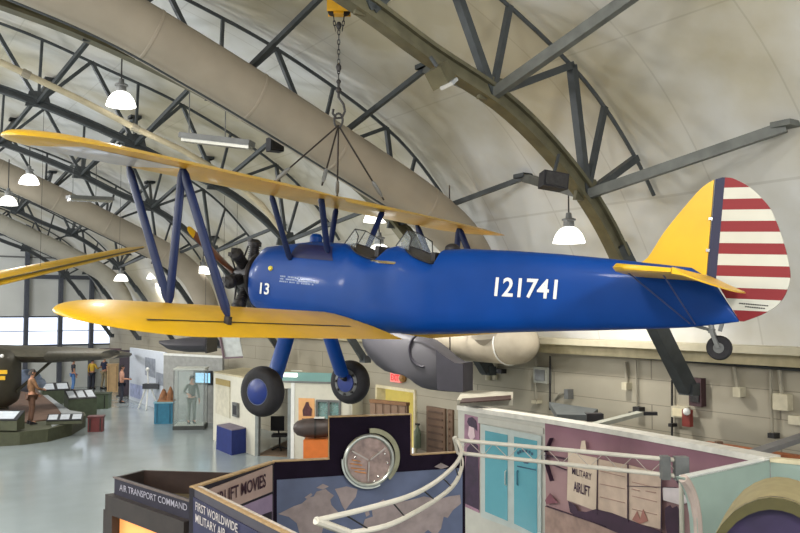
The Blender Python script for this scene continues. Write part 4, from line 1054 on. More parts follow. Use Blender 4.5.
    skin_mesh('trousers', d, [('pel', 'hpR'), ('hpR', 'kR'), ('kR', 'aR'), ('pel', 'hpL'), ('hpL', 'kL'), ('kL', 'aL')], pants, t, M_)
    for n_ in 'RL':
        a = Vector(J['a'+n_][0])
        obj('shoe', MB().loft([[a+Vector((x*.05, y, -.09+.0)) for x, y in ((-1, .06), (1, .06), (1.1, -.12), (.6, -.2), (-.6, -.2), (-1.1, -.12))], [a+Vector((x*.045, y, z)) for x, y, z in ((-1, .05, .03), (1, .05, .03), (1, -.08, -.02), (.5, -.17, -.05), (-.5, -.17, -.05), (-1, -.08, -.02))]]), shoes or black, t, M_)
    hr = MB(); rr_ = []
    for i in range(6):
        ph = PI/2*i/5
        rr_.append([Vector((.098*math.cos(ph)*math.cos(2*PI*k/16), .012+.118*math.cos(ph)*math.sin(2*PI*k/16), (1.655 - (.07 if math.sin(2*PI*k/16) > -.3 else -.045)*(1-i/5)) + .118*math.sin(ph))) for k in range(16)])
    obj('hair' if cap is None else 'helmet', hr.loft(rr_), hair if cap is None else cap, t, M_)
    for s in (-.034, .034): obj('eye', MB().ball((s, -.1, 1.66), .012, 8), blk, t, M_)
    obj('mouth', MB().box((0, -.096, 1.575), (.045, .012, .01)), mat('lip', (140, 80, 76), .6), t, M_, False)
    for s in (-1, 1): obj('ear', MB().ball((s*.088, .005, 1.645), .028, 8, (.4, .8, 1.2)), skinm or skin, t, M_)
    return t
khaki = mat('khaki', (150, 136, 108), .8); jeans = mat('jeans', (84, 124, 178), .8); dk = mat('dark_hair', (34, 28, 26), .8); dshirt = mat('dark_shirt', (44, 46, 56), .8); yshirt = mat('mustard_shirt', (196, 160, 52), .8)
nshirt = mat('navy_shirt', (34, 40, 66), .8); pshirt = mat('peach_shirt', (206, 156, 134), .8); dpants = mat('dark_trousers', (40, 42, 54), .8); tan = mat('tan_uniform', (128, 92, 62), .85, noise=.25, scale=6); tan2 = mat('brown_trousers', (92, 64, 48), .85, noise=.2); sage = mat('flight_suit', (96, 104, 94), .8, noise=.12)
person('person', 'visitor in dark shirt and light blue jeans by the far railing', 'person', atz(73, 391, 0), 2.2, 1.72, dshirt, jeans, dk, {'wrL': (.22, -.16, .95)}, long_sleeve=False)
person('person', 'visitor in mustard yellow shirt and dark trousers facing away', 'person', atz(92, 389, 0), 2.9, 1.68, yshirt, dpants, dk, {'elR': (-.32, .0, 1.16), 'wrR': (-.3, -.22, 1.2)})
person('person', 'visitor in navy shirt and khaki trousers beside the mustard shirted one', 'person', atz(104, 389, 0), 2.6, 1.8, nshirt, khaki, dk, {'wrL': (.24, -.25, 1.15)}, long_sleeve=False, stride=.06)
person('person', 'visitor in peach shirt and dark trousers standing at the dark pillar', 'person', atz(121.5, 403, 0), 2.0, 1.75, pshirt, dpants, dk, {'wrR': (-.12, -.28, 1.1), 'wrL': (.12, -.28, 1.1)}, long_sleeve=False)
person('soldier_mannequin', 'mannequin soldier in tan uniform standing on the diorama earth', 'mannequin', atz(31, 424, oz+.03), 2.3, 1.84, tan, tan2, dk, {'elR': (-.27, -.1, 1.15), 'wrR': (-.15, -.3, 1.1), 'wrL': (.2, -.2, .95)}, cap=mat('soldier_helmet', (50, 42, 38), .6))
# flag-like railing at the back
rb_ = thing('visitor_railing', 'thin grey railing behind the visitors at the far end', 'railing', atz(75, 387, 0))
ra = [atz(x, 386, 0) for x in (46, 62, 78, 92)]
for p in ra: obj('post', MB().tube([p, p+Vector((0, 0, 1.9))], .05, 6), mullm, rb_)
for z in (1.0, 1.88): obj('rail', MB().tube([ra[0]+Vector((0, 0, z)), ra[-1]+Vector((0, 0, z))], .04, 6), mullm, rb_)
boxy('podium', 'tall tan wooden podium between the visitors and the dark pillar', 'podium', atz(112.5, 392, 0), (.55, .5, 1.45), .3, mat('podium_tan', (196, 164, 120), .6), None, mat('podium_trim', (160, 128, 90), .6))
pi_ = thing('display_pillar', 'dark maroon banner pillar behind the peach shirted visitor', 'pillar', atz(125, 396, 0))
P_ = atz(125, 396, 0)
obj('shaft', MB().box(P_+Vector((0, 0, 1.15)), (.5, .4, 2.3)), mat('pillar_maroon', (46, 36, 48), .6), pi_, None, False); obj('banner', MB().box(P_+Vector((-.75, -.1, 2.15)), (1.1, .06, .5)), mat('banner_maroon', (74, 50, 58), .6, noise=.3), pi_, None, False); obj('foot_plate', MB().box(P_+Vector((0, 0, .03)), (.7, .6, .06)), darkm, pi_, None, False)

# ---------- white photo partition, telescope-like device, teal plinth, glass case
Q0, Q1 = atz(129, 399, 0), atz(164, 411, 0); PQ = Plane(Q0, Q1)
wp = thing('photo_partition', 'tall pale partition panel carrying grey photographs, behind white tripod', 'partition', Q0)
obj('panel', slab(Q0, Q1, 0, 2.5, .1, PQ.n), mat('partition_pale', (190, 196, 206), .6, noise=.05), wp, None, False)
gph = mat('photo_grey', (134, 140, 152), .6, noise=.3, scale=5)
poly_part('photograph', PQ, [(145, 357), (155, 359), (155, 378), (145, 375)], gph, wp, .02)
poly_part('photograph', PQ, [(130, 383), (142, 386), (142, 400), (130, 396)], mat('photo_blue', (150, 158, 190), .6, noise=.3, scale=4), wp, .02)
poly_part('photograph', PQ, [(156, 372), (163, 374), (163, 386), (156, 384)], gph, wp, .02)
tc_ = atz(148, 409, 0); td = thing('tripod_instrument', 'white tripod with a dark instrument before the photo partition', 'tripod', tc_)
for dx, dy in ((-.45, .1), (.45, .05), (.05, -.4)): obj('leg', MB().tube([tc_+Vector((dx, dy, 0)), tc_+Vector((dx*.15, dy*.15, 1.05))], .035, 6), white, td)
obj('column', MB().tube([tc_+Vector((0, 0, 1.0)), tc_+Vector((-.05, 0, 1.7))], .035, 6), white, td)
obj('instrument', MB().box(tc_+Vector((.15, 0, 1.0)), (.7, .4, .22)).tube([tc_+Vector((.5, 0, 1.1)), tc_+Vector((.95, -.1, 1.3))], .12, 10), mat('instrument_dark', (58, 60, 66), .5), td)
obj('white_head', MB().ball(tc_+Vector((-.05, 0, 1.72)), .09, 10), white, td)
c_ = atz(162, 424, 0)
boxy('teal_plinth', 'teal display plinth carrying a brown model, left of the glass case', 'plinth', c_+Vector((0, .3, 0)), (.68, .6, .78), .15, mat('plinth_teal', (42, 112, 140), .5), mat('plinth_top', (120, 170, 186), .4), mat('plinth_trim', (30, 86, 110), .5))
mt3 = thing('terrain_model', 'brown model with peaks standing on the teal plinth', 'model', c_+Vector((0.05, .3, .825)))
b3 = c_+Vector((.08, .3, .825))
obj('model_base', MB().box(b3+Vector((0, 0, .025)), (.6, .45, .05)), mat('model_tan', (150, 110, 76), .8), mt3, None, False)
obj('model_peaks', MB().lathe([(.2, 0), (.14, .2), (.05, .4), (0, .44)], b3+Vector((-.12, 0, .05)), n=10).lathe([(.18, 0), (.12, .28), (.03, .5), (0, .52)], b3+Vector((.14, 0, .05)), n=9), mat('model_brown2', (136, 92, 62), .8, noise=.4, scale=9), mt3)
g0 = atz(187, 430, 0)+Vector((0, .5, 0)); rz_ = .1
MG = Matrix.Translation(g0) @ Matrix.Rotation(rz_, 4, 'Z')
gc = thing('glass_case', 'tall glass display case holding the flight suit mannequin', 'display case', M=MG)
obj('case_base', MB().box((0, 0, .07), (1.12, 1.0, .14)), mat('case_base', (60, 62, 60), .5), gc, MG, False)
obj('case_floor', MB().box((0, 0, .15), (1.04, .92, .03)), mat('case_floor', (176, 180, 170), .5), gc, MG, False)
cg = glass('case_glass', (206, 222, 218), .13)
for nm, c, d in (('glass_pane', (0, -.48, 1.15), (1.06, .012, 2.0)), ('glass_pane', (0, .48, 1.15), (1.06, .012, 2.0)), ('glass_pane', (-.54, 0, 1.15), (.012, .94, 2.0)), ('glass_pane', (.54, 0, 1.15), (.012, .94, 2.0))):
    obj(nm, MB().box(c, d), cg, gc, MG, False)
obj('case_top', MB().box((0, 0, 2.18), (1.14, 1.02, .07)), mat('case_top', (196, 198, 190), .4), gc, MG, False)
for x in (-.54, .54):
    for y in (-.48, .48): obj('corner_post', MB().box((x, y, 1.15), (.025, .025, 2.0)), steel, gc, MG, False)
person('flight_suit_mannequin', 'mannequin in grey green flight suit inside the tall glass case', 'mannequin', g0+Vector((.03, 0, .175)), .5, 1.72, sage, sage, dk, {'elR': (-.3, .02, 1.16), 'wrR': (-.2, -.2, 1.1)})
# grey back wall with television
G0, G1 = atz(163, 416, 0), atz(216, 420, 0); G0 = Vector((G0.x, G0.y, 0)); PG = Plane(at(163, 400, 33.5), at(222, 400, 31.5))
gw = thing('grey_partition', 'plain grey partition behind the glass case', 'partition', fl(PG.hit(190, 400)))
obj('panel', slab(PG.hit(163, 400), PG.hit(222, 400), 0, 2.55, .1, PG.n), mat('partition_grey', (150, 150, 146), .7), gw, None, False)
obj('top_rail', slab(PG.hit(163, 400)+PG.n*.02, PG.hit(222, 400)+PG.n*.02, 2.5, 2.58, .14, PG.n), white, gw, None, False)
tv = thing('television', 'wall television with glowing blue screen behind the glass case', 'television', PG.hit(202.5, 378))
poly_part('bezel', PG, [(193.5, 370.5), (211.5, 371), (211.5, 385), (193.5, 384.5)], blk, tv, .07, .06)
poly_part('screen', PG, [(195.5, 372.8), (210, 373.2), (210, 383), (195.5, 382.6)], mat('tv_screen', (150, 205, 240), .3, emit=.9, noise=.2, scale=8), tv, .078, .006)
boxy('orange_chest', 'small orange brown chest at the foot of the grey partition', 'chest', atz(206.5, 417, 0), (.35, .35, .62), .2, mat('chest_orange', (190, 124, 66), .6))
# ---------- white cabin
C0, C1, C2 = atz(213, 440, 0), atz(255, 456, 0), atz(352, 462, 0); PL_ = Plane(C0, C1); PR_ = Plane(C1, C2)
cb = thing('office_cabin', 'white office cabin with doorway, window and teal glass roof band', 'cabin', C1)
cabw = mat('cabin_white', (206, 202, 186), .6, noise=.04)
obj('left_wall', slab(C0, C1, 0, 2.22, .1, PL_.n), cabw, cb, None, False)
def onr(x): return fl(PR_.hit(x, 430))
obj('front_wall', slab(onr(291), onr(317), 0, 2.22, .1, PR_.n), cabw, cb, None, False)
obj('front_wall', slab(onr(317), onr(341), 0, .75, .1, PR_.n), cabw, cb, None, False)
obj('front_wall', slab(onr(317), onr(341), 1.7, 2.22, .1, PR_.n), cabw, cb, None, False)
obj('front_wall', slab(onr(341), onr(352), 0, 2.22, .1, PR_.n), cabw, cb, None, False)
obj('door_header', slab(onr(255), onr(291), 2.02, 2.22, .1, PR_.n), cabw, cb, None, False)
for x in (255, 287.5): obj('door_jamb', slab(onr(x), onr(x+3.4), 0, 2.04, .14, PR_.n), mat('jamb_grey', (128, 132, 130), .5, .3), cb, None, False)
wf = MB()
for x in (317, 329, 340): wf.bar(PR_.hit(x, 0, .02)*0+Vector((*onr(x).xy, .75))+PR_.n*.02, Vector((*onr(x).xy, 1.7))+PR_.n*.02, .06, .06)
for z in (.76, 1.7): wf.bar(Vector((*onr(316.5).xy, z))+PR_.n*.02, Vector((*onr(341).xy, z))+PR_.n*.02, .06, .06)
wfo = obj('window_frame', wf, steel, cb, None, False)
obj('window_pane', slab(onr(317)-PR_.n*.04, onr(341)-PR_.n*.04, .75, 1.7, .01, PR_.n), glass('cabin_glass', (150, 190, 186), .45), wfo, None, False)
back = PR_.n*-3.2
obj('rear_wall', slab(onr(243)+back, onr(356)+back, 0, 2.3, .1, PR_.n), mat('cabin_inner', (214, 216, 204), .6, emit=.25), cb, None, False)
obj('side_wall', slab(C2, C2+back, 0, 2.22, .1, PR_.d), cabw, cb, None, False)
obj('carpet', MB().prism([C1-PR_.n*.12, C2-PR_.n*.12, C2+back, fl(PR_.hit(243, 430))+back], (0, 0, .02)), mat('cabin_carpet', (124, 104, 84), .9), cb, None, False)
tg = glass('teal_roof_glass', (132, 176, 172), .75)
obj('roof_band', slab(onr(262)+PR_.n*.02, onr(352)+PR_.n*.02, 2.24, 2.5, .05, PR_.n), tg, cb, None, False)
obj('roof_rail', slab(onr(258)+PR_.n*.05, onr(352)+PR_.n*.05, 2.2, 2.25, .12, PR_.n), steel, cb, None, False)
rp_ = [C0, C1, C2, C2+back, C0+back*.6]
obj('roof_slab', MB().prism([fl(p)+Vector((0, 0, 2.22)) for p in rp_], (0, 0, .05)), mat('roof_cream', (190, 178, 146), .7), cb, None, False)
obj('roof_glass_highlight', MB().tube([onr(272)+PR_.n*.1+Vector((0, 0, 2.42)), onr(298)+PR_.n*.1+Vector((0, 0, 2.42))], .06, 8), mat('highlight_glow', (255, 255, 246), .4, emit=1.6), cb)  # glowing tube imitates the highlight on the glass roof band
obj('soffit_post', slab(onr(291), onr(294.5), 0, 2.2, .02, -PR_.n), white, cb, None, False)
nb = thing('notice_board', 'beige notice board with gold header on the cabin side wall', 'notice board', PL_.hit(222, 400))
poly_part('board', PL_, [(215.5, 380), (229.5, 383), (229.5, 418.5), (215.5, 413)], mat('board_beige', (196, 190, 170), .6), nb, .03, .03)
poly_part('header', PL_, [(215.5, 378), (229.5, 381), (229.5, 387), (215.5, 384)], mat('board_gold', (158, 138, 84), .6), nb, .036, .03)
kb = thing('key_cabinet', 'small dark grey wall box right of the notice board', 'wall box', PL_.hit(234.5, 410))
poly_part('box', PL_, [(232, 402), (237, 403.5), (237, 417.5), (232, 416)], steel, kb, .08, .08); poly_part('front', PL_, [(232.8, 405), (236.2, 406), (236.2, 415), (232.8, 414)], blk, kb, .085, .01)
# blue draped table
t0, t1, t2, t3 = atz(231.5, 455.5, 0), atz(246.5, 452.5, 0), atz(229.5, 446.5, 0), atz(216, 449, 0)
dtb = thing('draped_table', 'table under a dark blue floor length drape beside the cabin', 'table', (t0+t1+t2+t3)/4)
q = [t0, t1, t2, t3]
dr = []
for z, sc_ in ((0, 1.0), (.35, .985), (.72, .97)):
    cc = (t0+t1+t2+t3)/4; rgn = []
    for i in range(4):
        for k in range(10):
            p = q[i].lerp(q[(i+1) % 4], k/10); o_ = (p-cc); wv_ = 1+.02*math.sin(k*PI*.8)*(1-z/.72)
            rgn.append(cc+o_*sc_*wv_+Vector((0, 0, z)))
    dr.append(rgn)
obj('drape', MB().loft(dr), mat('drape_blue', (24, 40, 104), .8, noise=.1), dtb)
cc = (t0+t1+t2+t3)/4
obj('table_top', MB().prism([cc+(p-cc)*.98+Vector((0, 0, .725)) for p in q], (0, 0, .025)), mat('drape_top', (112, 104, 118), .7), dtb, None, False)
# office chair in the doorway
oc = onr(263)-PR_.n*1.1; och = thing('office_chair', 'dark office chair standing inside the cabin doorway', 'chair', oc)
obj('seat', MB().box(oc+Vector((0, 0, .47)), (.45, .45, .07)), black, och, None, False); obj('backrest', MB().box(oc+Vector((-.1, .2, .8)), (.42, .06, .45)), black, och, None, False)
obj('gas_post', MB().tube([oc+Vector((0, 0, .1)), oc+Vector((0, 0, .45))], .03, 8), darkm, och)
for k in range(5):
    t_ = 2*PI*k/5; obj('leg', MB().bar(oc+Vector((0, 0, .12)), oc+Vector((.27*math.cos(t_), .27*math.sin(t_), .05)), .04), darkm, och, None, False)
obj('back_bar', MB().bar(oc+Vector((-.05, .18, .45)), oc+Vector((-.1, .22, .75)), .05), darkm, och, None, False)
# orange poster
pp2 = thing('wall_poster', 'orange poster with a dark figure group on the cabin front wall', 'poster', PR_.hit(306.5, 410))
poly_part('sheet', PR_, [(298.5, 398), (314.5, 398.5), (314.5, 423), (298.5, 422.5)], mat('poster_orange', (222, 166, 108), .6, noise=.08), pp2, .02)
poly_part('printed_figure', PR_, [(303, 416), (302.5, 410), (304.5, 406), (306, 402), (308.5, 402), (309.5, 406), (312, 409), (311.5, 416)], mat('poster_brown', (78, 38, 40), .6, noise=.4, scale=12), pp2, .036, .004)
poly_part('printed_caption', PR_, [(302, 418.5), (311.5, 418.8), (311.5, 420.8), (302, 420.5)], mat('poster_brown', (78, 38, 40)), pp2, .036, .004)
# brown tank on orange stand
bt = atz(318, 466, 0)+Vector((0, .2, 0)); bs = thing('orange_stand', 'orange box stand just left of the dark map panel', 'stand', bt)
obj('body', MB().box(bt+Vector((0, 0, .36)), (.8, .6, .72)), mat('stand_orange', (204, 108, 40), .6, noise=.08), bs, None, False); obj('plinth', MB().box(bt+Vector((0, 0, .03)), (.9, .7, .06)), darkm, bs, None, False)
tk = thing('brown_tank', 'dark brown rounded fuel tank lying on the orange stand', 'tank', bt+Vector((0, 0, .75)))
pr2 = [(.0, -.62), (.1, -.6), (.2, -.5), (.26, -.3), (.28, 0), (.26, .3), (.2, .5), (.1, .6), (0, .62)]
obj('tank_shell', MB().lathe(pr2, bt+Vector((-.1, 0, 1.02)), (1, .1, 0), 20), mat('tank_brown', (66, 54, 50), .45, noise=.2), tk); obj('tank_band', MB().lathe([(.285, -.03), (.29, 0), (.285, .03)], bt+Vector((-.1, 0, 1.02)), (1, .1, 0), 20), darkm, tk)
obj('white_tag', MB().box(bt+Vector((.02, -.05, 1.31)), (.28, .25, .02)), white, tk, None, False)

# ================================================================== WALL ITEMS AND HANGING THINGS
def wallpt(x, y, off=.0): return MH @ hallp(x, y, b=WB-off)
# exit doorway: lit corridor beyond, brown leaf ajar
dy = MH @ Vector((WB+1.8, (ea0+ea1)/2, 0))
lit = mat('corridor_yellow', (220, 206, 130), .7, noise=.06, emit=.25)
struct('wall_corridor', MB().box((WB+2.2, (ea0+ea1)/2, 1.2), (.1, 5, 2.4)).box((WB+1.2, (ea0+ea1)/2, 2.35), (2, 5, .1)).box((WB+1.2, ea0-1, 1.2), (2, .1, 2.4)).box((WB+1.2, ea1+1.6, 1.2), (2, .1, 2.4)), lit, MH)
door = obj('door_1', MB().box((WB+.1, ea1+.03, 1.05), (.3, .08, 2.12)).box((WB+.1, ea0-.03, 1.05), (.3, .08, 2.12)).box((WB+.1, (ea0+ea1)/2, 2.14), (.3, ea1-ea0+.1, .08)), cream, None, MH, False); tag(door, kind='structure')
brown = mat('door_brown', (108, 84, 66), .6, noise=.12, scale=5)
lf = thing('brown_screen', 'brown slatted screen standing before the lit exit doorway', 'screen', fl(at(388, 420, 21.2)))
PB = Plane(at(370, 405, 21.6), at(407, 405, 20.8))
pa_, pb_ = fl(PB.hit(370, 410)), fl(PB.hit(407, 410))
obj('screen_panel', slab(pa_, pb_, 0, 1.95, .08, PB.n), brown, lf, None, False)
for k in range(5): obj('slat', slab(pa_.lerp(pb_, k/5+.02)+PB.n*.02, pa_.lerp(pb_, k/5+.16)+PB.n*.02, .05, 1.9, .02, PB.n), mat('slat_brown', (124, 98, 78), .6, noise=.15), lf, None, False)
obj('top_rail', slab(pa_+PB.n*.03, pb_+PB.n*.03, 1.92, 2.0, .14, PB.n), mat('rail_rust', (120, 84, 52), .6), lf, None, False)
for nm, x0, x1 in (('door_2', 427.5, 447.5), ('door_3', 448.5, 455)):
    a, b = hallp(x0, 420, b=WB), hallp(x1, 420, b=WB); ym = (a.y+b.y)/2
    d = obj(nm, MB().box((WB-.03, ym, .95), (.06, abs(a.y-b.y)-.06, 1.72)), brown, None, MH, False); tag(d, kind='structure')
    s_ = MB()
    for k in range(9): s_.box((WB-.07, ym, .25+k*.18), (.02, abs(a.y-b.y)-.25, .05))
    obj('louvre', s_, mat('louvre_brown', (88, 66, 52), .6), d, MH, False)
es = thing('exit_sign', 'small glowing red exit sign above the lit doorway', 'sign', wallpt(396, 378, .05))
ep = hallp(396, 377.5, b=WB-.06)
obj('sign_box', MB().box((ep.x+.02, ep.y, ep.z), (.1, .5, .26)), mat('sign_pink', (226, 130, 124), .5, emit=.4, noise=.05), es, MH, False)
obj('side_lamp', MB().ball((ep.x, ep.y-.34, ep.z), .12, 8), mat('lamp_amber', (150, 110, 60), .5), es, MH)
ex_a = MH @ Vector((ep.x-.035, ep.y+.2, ep.z-.085)); ex_b = (MH.to_3x3() @ Vector((0, -1, 0)))
text('lettering', 'EXIT', ex_a, ex_b, (0, 0, 1), .4, .17, mat('exit_red', (206, 40, 40), .5, emit=.6), es, .02)
fx = thing('green_extinguisher', 'slim green grey cylinder hanging on the wall right of the lit doorway', 'cylinder', wallpt(417.5, 435, .1))
b0 = hallp(417.5, 435, b=WB-.12); obj('body', MB().lathe([(.0, 0), (.09, .02), (.09, .45), (.05, .52), (.03, .6), (0, .6)], (b0.x, b0.y, b0.z-.35), n=14), mat('cyl_green', (104, 116, 96), .5), fx, MH); obj('valve', MB().box((b0.x, b0.y, b0.z+.28), (.06, .14, .05)), darkm, fx, MH, False)
# conduits, boxes, bell
galv = mat('conduit_grey', (150, 144, 128), .5, .2, noise=.1); cbx = mat('junction_cream', (186, 178, 154), .6)
def conduit(label, pix, r=.028, boxes=(), m=None, off=.06, group=None):
    P = [hallp(x, y, b=WB-off) for x, y in pix]
    t = thing('conduit', label, 'conduit', group='conduits on the right wall', M=MH @ Matrix.Translation(P[0]))
    obj('pipe', MB().tube(P, r, 8), m or galv, t, MH)
    for (x, y, w_, h_, mm) in boxes:
        p = hallp(x, y, b=WB-.1); obj('junction_box', MB().box((p.x+.02, p.y, p.z), (.16, w_, h_)), mm, t, MH, False)
    return t
conduit('vertical wall conduit with square cream box at its foot, far right', [(778, 356), (782, 396)], .035, [(782, 402, .26, .26, cbx)])
conduit('long vertical wall conduit left of the square cream box, far right', [(770, 362), (772.5, 434)], .025, [(773, 435.5, .12, .08, darkm)])
conduit('slanting wall conduit with round box below the tail wheel', [(733, 362), (738, 390)], .035, [(738.5, 392, .14, .16, cbx)])
conduit('low junction conduit at the right picture edge', [(798, 420), (798, 425)], .03, [(796, 420, .2, .14, cbx)])
conduit('vertical conduit with rust lower box left of the wall bell', [(672, 380), (672, 440)], .02, [(672, 425, .08, .06, darkm)], darkm)
conduit('short hanging conduit with cream end, above the slanting grey arm', [(625, 362), (627, 384)], .035, [(626, 386, .12, .14, cbx)], galv)
conduit('thin long conduit ending in twin dark sockets, mid wall', [(636, 360), (637, 408)], .018, [(638, 409.5, .16, .1, darkm)])
conduit('wall conduit beside the grey electrical box, under the duct end', [(536, 355), (536, 401)], .022, [(536, 402, .18, .06, cbx)])
conduit('dark vertical conduit right of the grey electrical box', [(550, 356), (550, 410)], .02, [], darkm)
conduit('hooked conduit running down to the exhibit top', [(569, 392), (559, 394), (554, 400), (554, 408)], .025, [(568, 394, .12, .2, steel)])
conduit('paired pale pipe by the dark truss foot, left of two', [(488, 352), (488, 380)], .07, [], cbx)
conduit('paired pale pipe by the dark truss foot, right of two', [(495, 352), (495, 380)], .06, [(499, 371, .3, .1, darkm)], cbx)
conduit('horizontal pipe along the wall just below the ledge', [(400, 341), (560, 348), (700, 357), (830, 365)], .04, [], mat('pipe_grey', (120, 116, 106), .5), .12)
conduit('thin dark cable along the wall under the pipe', [(430, 347), (570, 352), (700, 362), (830, 372)], .03, [], dsteel, .1)
def wbox(name, label, cat, x, y, w_, h_, m, front=None, dp=.14):
    p = hallp(x, y, b=WB-.08); t = thing(name, label, cat, M=MH @ Matrix.Translation(p))
    obj('housing', MB().box((p.x+.01, p.y, p.z), (dp, w_, h_)), m, t, MH, False)
    if front: obj('front_panel', MB().box((p.x-dp/2, p.y, p.z), (.02, w_*.7, h_*.7)), front, t, MH, False)
    return t
wbox('electrical_box', 'grey electrical box on the wall under the duct end', 'electrical box', 542, 375, .42, .34, mat('ebox_grey', (140, 140, 130), .5), steel)
wbox('alarm_panel', 'cream alarm box on the wall beneath the truss foot', 'alarm box', 680, 412, .3, .2, cbx, cream)
wbox('dark_recess_box', 'dark maroon wall box beside the truss foot', 'wall box', 697, 392, .26, .5, mat('box_maroon', (60, 36, 40), .6), darkm)
wb = hallp(687.5, 418, b=WB-.14); bl = thing('fire_bell', 'red fire horn with white lamp beside the cream alarm box', 'alarm', M=MH @ Matrix.Translation(wb))
obj('horn', MB().box((wb.x, wb.y, wb.z), (.1, .16, .3)), mat('horn_red', (118, 44, 36), .5), bl, MH, False); obj('lamp', MB().ball((wb.x-.06, wb.y-.03, wb.z+.12), .07, 10), white, bl, MH)
# overhead flat arms and slab behind the mural wall
ar = thing('cantilever_bar', 'pale grey flat arm slanting from the wall to the mural wall top', 'arm', wallpt(640, 412))
obj('arm_bar', MB().bar(at(583, 428, 14.2), at(640, 413.5, 15.0), .16, .07), mat('arm_grey', (168, 168, 156), .5), ar, None, False); obj('wall_mount', MB().box(at(643, 413.5, 15.1), (.5, .1, .06)), darkm, ar, None, False)
ar = thing('cantilever_bar', 'darker flat arm slanting from the right edge down to the teal partition', 'arm', at(800, 440, 12))
obj('arm_bar', MB().bar(at(746, 456, 11.0), at(830, 428, 12.2), .17, .07), mat('arm_dark', (110, 108, 108), .5), ar, None, False); obj('end_shoe', MB().box(at(748, 456.5, 11.0), (.25, .2, .08)), steel, ar, None, False)
sl = thing('grey_slab', 'dark grey flat slab lying behind the mural wall top', 'slab', at(575, 416, 15))
obj('slab_top', MB().prism([at(549, 407, 16.3), at(557, 420, 15.2), at(590, 420.5, 14.9), at(598, 414.5, 15.3)], (0, 0, .1)), mat('slab_grey', (84, 88, 88), .6), sl, None, False); obj('end_block', MB().box(at(594, 417, 15.0), (.3, .2, .14)), mat('slab_dark', (44, 40, 42), .6), sl, None, False)
ob = thing('orange_beam', 'rusty orange beam lying along the top of the wall side, far right', 'beam', at(740, 450, 13))
obj('beam_bar', MB().bar(at(706, 445, 13.8), at(840, 466, 11.6), .12, .12), mat('beam_rust', (150, 84, 40), .6, noise=.25), ob, None, False); obj('beam_bracket', MB().box(at(719, 446, 13.5), (.1, .1, .16)), brown, ob, None, False)
# horizontal duct header below the near duct
hd_ = NEAR_DUCT
r_ = .46; ax = [(11.75, 12.55, 3.62), (11.75, 12.58, 3.62), (11.75, 12.68, 3.62), (11.75, 12.85, 3.62), (11.75, 13.15, 3.62), (11.75, 14.2, 3.62), (11.75, 15.4, 3.66), (11.75, 17, 3.75), (11.75, 18.2, 3.85)]
obj('header_tube', MB().tube(ax, [.06, .17, .32, .42, r_, r_, r_, r_*.9, r_*.6], 24), mat('header_cream', (160, 150, 132), .7, noise=.06), hd_, MH)
obj('header_ring', MB().tube([(11.75+(r_+.01)*math.cos(2*PI*k/30), 13.25, 3.62+(r_+.01)*math.sin(2*PI*k/30)) for k in range(31)], .016, 6, False), white, hd_, MH)
# big grey hanging nacelle shape
PN = Plane(at(366, 360, 18.8), at(463, 360, 17.6))
hn = thing('grey_nacelle', 'big dark grey sculpted aircraft section hung under the fuselage', 'aircraft section', PN.hit(420, 362))
on_ = [(364, 333), (365.5, 345), (371, 355), (379, 364), (388, 370.5), (398, 373.5), (407, 375), (414, 379), (420, 384), (427, 388), (436, 390), (448, 391.5), (463, 392.5), (463, 363), (455, 362.5), (448, 358), (438, 349), (427, 341), (414, 335.5), (400, 333)]
gmn = mat('nacelle_grey', (62, 60, 66), .6, noise=.12, scale=2)
f0 = [PN.hit(x, y) for x, y in on_]; cN = sum(f0, Vector())/len(f0)
obj('shell', MB().loft([[cN+(p-cN)*.86+PN.n*.28 for p in f0], [cN+(p-cN)*.96+PN.n*.2 for p in f0], f0, [p-PN.n*.5 for p in f0]]), gmn, hn, None, True, 60)
poly_part('end_plate', PN, [(436, 350), (447, 358), (455, 363), (463, 364), (463, 392), (448, 391), (437, 389.5)], mat('nacelle_dark', (46, 42, 52), .5), hn, .29, .05)
iv = [PN.hit(424, 350, .29)+PN.d*.36*math.cos(PI/2+PI*k/16)+Vector((0, 0, .36*math.sin(PI/2+PI*k/16))) for k in range(17)]
obj('intake_lip', MB().tube(iv, .03, 6), mat('nacelle_dark', (46, 42, 52)), hn)
for x in (402, 450): obj('hanger', MB().tube([PN.hit(x, 350, -.2), PN.hit(x, 350, -.2)+Vector((0, 0, 4.2))], .015, 5), cable, hn)
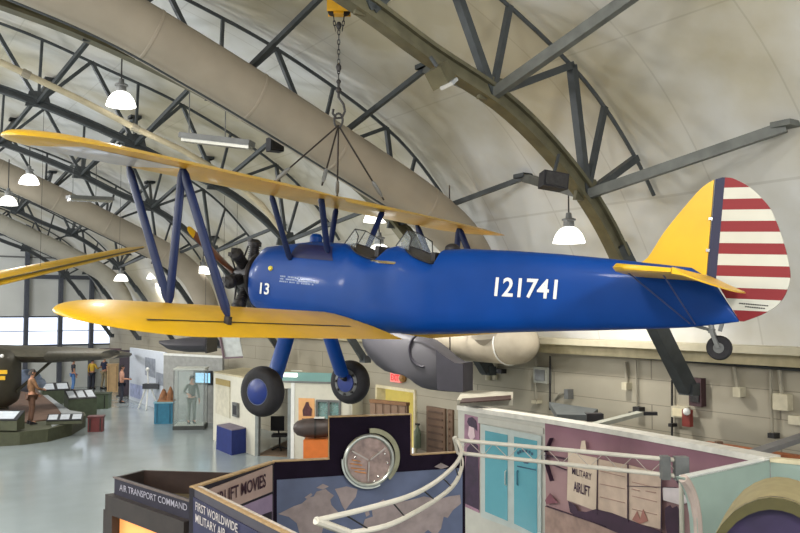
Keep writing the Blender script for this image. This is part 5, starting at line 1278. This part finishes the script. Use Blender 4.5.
# small far hanging things
w1 = thing('dark_hanging_wing', 'dark grey wing section hung beneath the yellow lower wing', 'wing section', at(188, 345, 27))
rg = []
for x, ch, th in ((160, .15, .05), (170, .5, .16), (190, .8, .25), (211, .8, .25)):
    p = at(x, 344.5 if x > 165 else 342, 27); rg.append([p+Vector((0, ch*math.cos(2*PI*k/14), th*math.sin(2*PI*k/14))) for k in range(14)])
obj('section', MB().loft(rg), mat('nacelle_grey', (84, 84, 90)), w1); obj('end_rib', MB().box(at(211.5, 344.5, 27), (.05, 1.5, .5)), darkm, w1, None, False)
for x in (172, 205): obj('hanger', MB().tube([at(x, 344, 27), at(x, 344, 27)+Vector((0, 0, 4.5))], .006, 5), cable, w1)
w2 = thing('tilted_sign_board', 'pale tilted board with lilac edge hung above the cabin', 'board', at(231, 347, 26))
obj('board', MB().prism([at(220, 336, 26), at(239, 336, 26), at(243, 357, 25.8), at(224, 358, 25.8)], (0, .08, 0)), mat('board_white', (192, 196, 194), .5, noise=.15), w2, None, False)
obj('edge', MB().bar(at(220, 336, 25.95), at(224, 358, 25.75), .07, .05).bar(at(224, 358, 25.75), at(243, 357, 25.75), .08, .05), mat('board_edge', (120, 100, 108), .5), w2, None, False)
for x in (223, 236): obj('hanger', MB().tube([at(x, 338, 26), at(x, 338, 26)+Vector((0, 0, 4.5))], .006, 5), cable, w2)
w3 = thing('yellow_hanging_wing', 'thin yellow wing of another aircraft hung at the far left', 'wing', at(60, 265, 22))
rg = []
for i in range(9):
    t_ = i/8; p = at(-30, 284, 17).lerp(at(143, 247, 27), t_); ch = .75*(1-t_*.55)*(1 if i < 8 else .3); th = .085*(1-t_*.3)*(1 if i < 8 else .3)
    rg.append([p+Vector((ch*.3*math.cos(2*PI*k/14), ch*math.cos(2*PI*k/14), th*math.sin(2*PI*k/14))) for k in range(14)])
obj('wing_skin', MB().loft(rg), yellow, w3)
obj('trailing_strip', MB().tube([at(-30, 286.3, 16.6), at(143, 248.2, 26.8)], .025, 6), mat('strip_dark', (96, 78, 24), .5), w3)
for t_ in (.3, .8):
    p = at(-30, 284, 17).lerp(at(143, 247, 27), t_); obj('hanger', MB().tube([p, p+Vector((0, 0, 4.2))], .005, 5), cable, w3)
# ------------------------------------------------------------------ light
w = bpy.data.worlds.new('world'); sc.world = w; w.use_nodes = True
bg = w.node_tree.nodes['Background']; bg.inputs[0].default_value = (.92, .96, 1, 1); bg.inputs[1].default_value = 1.4
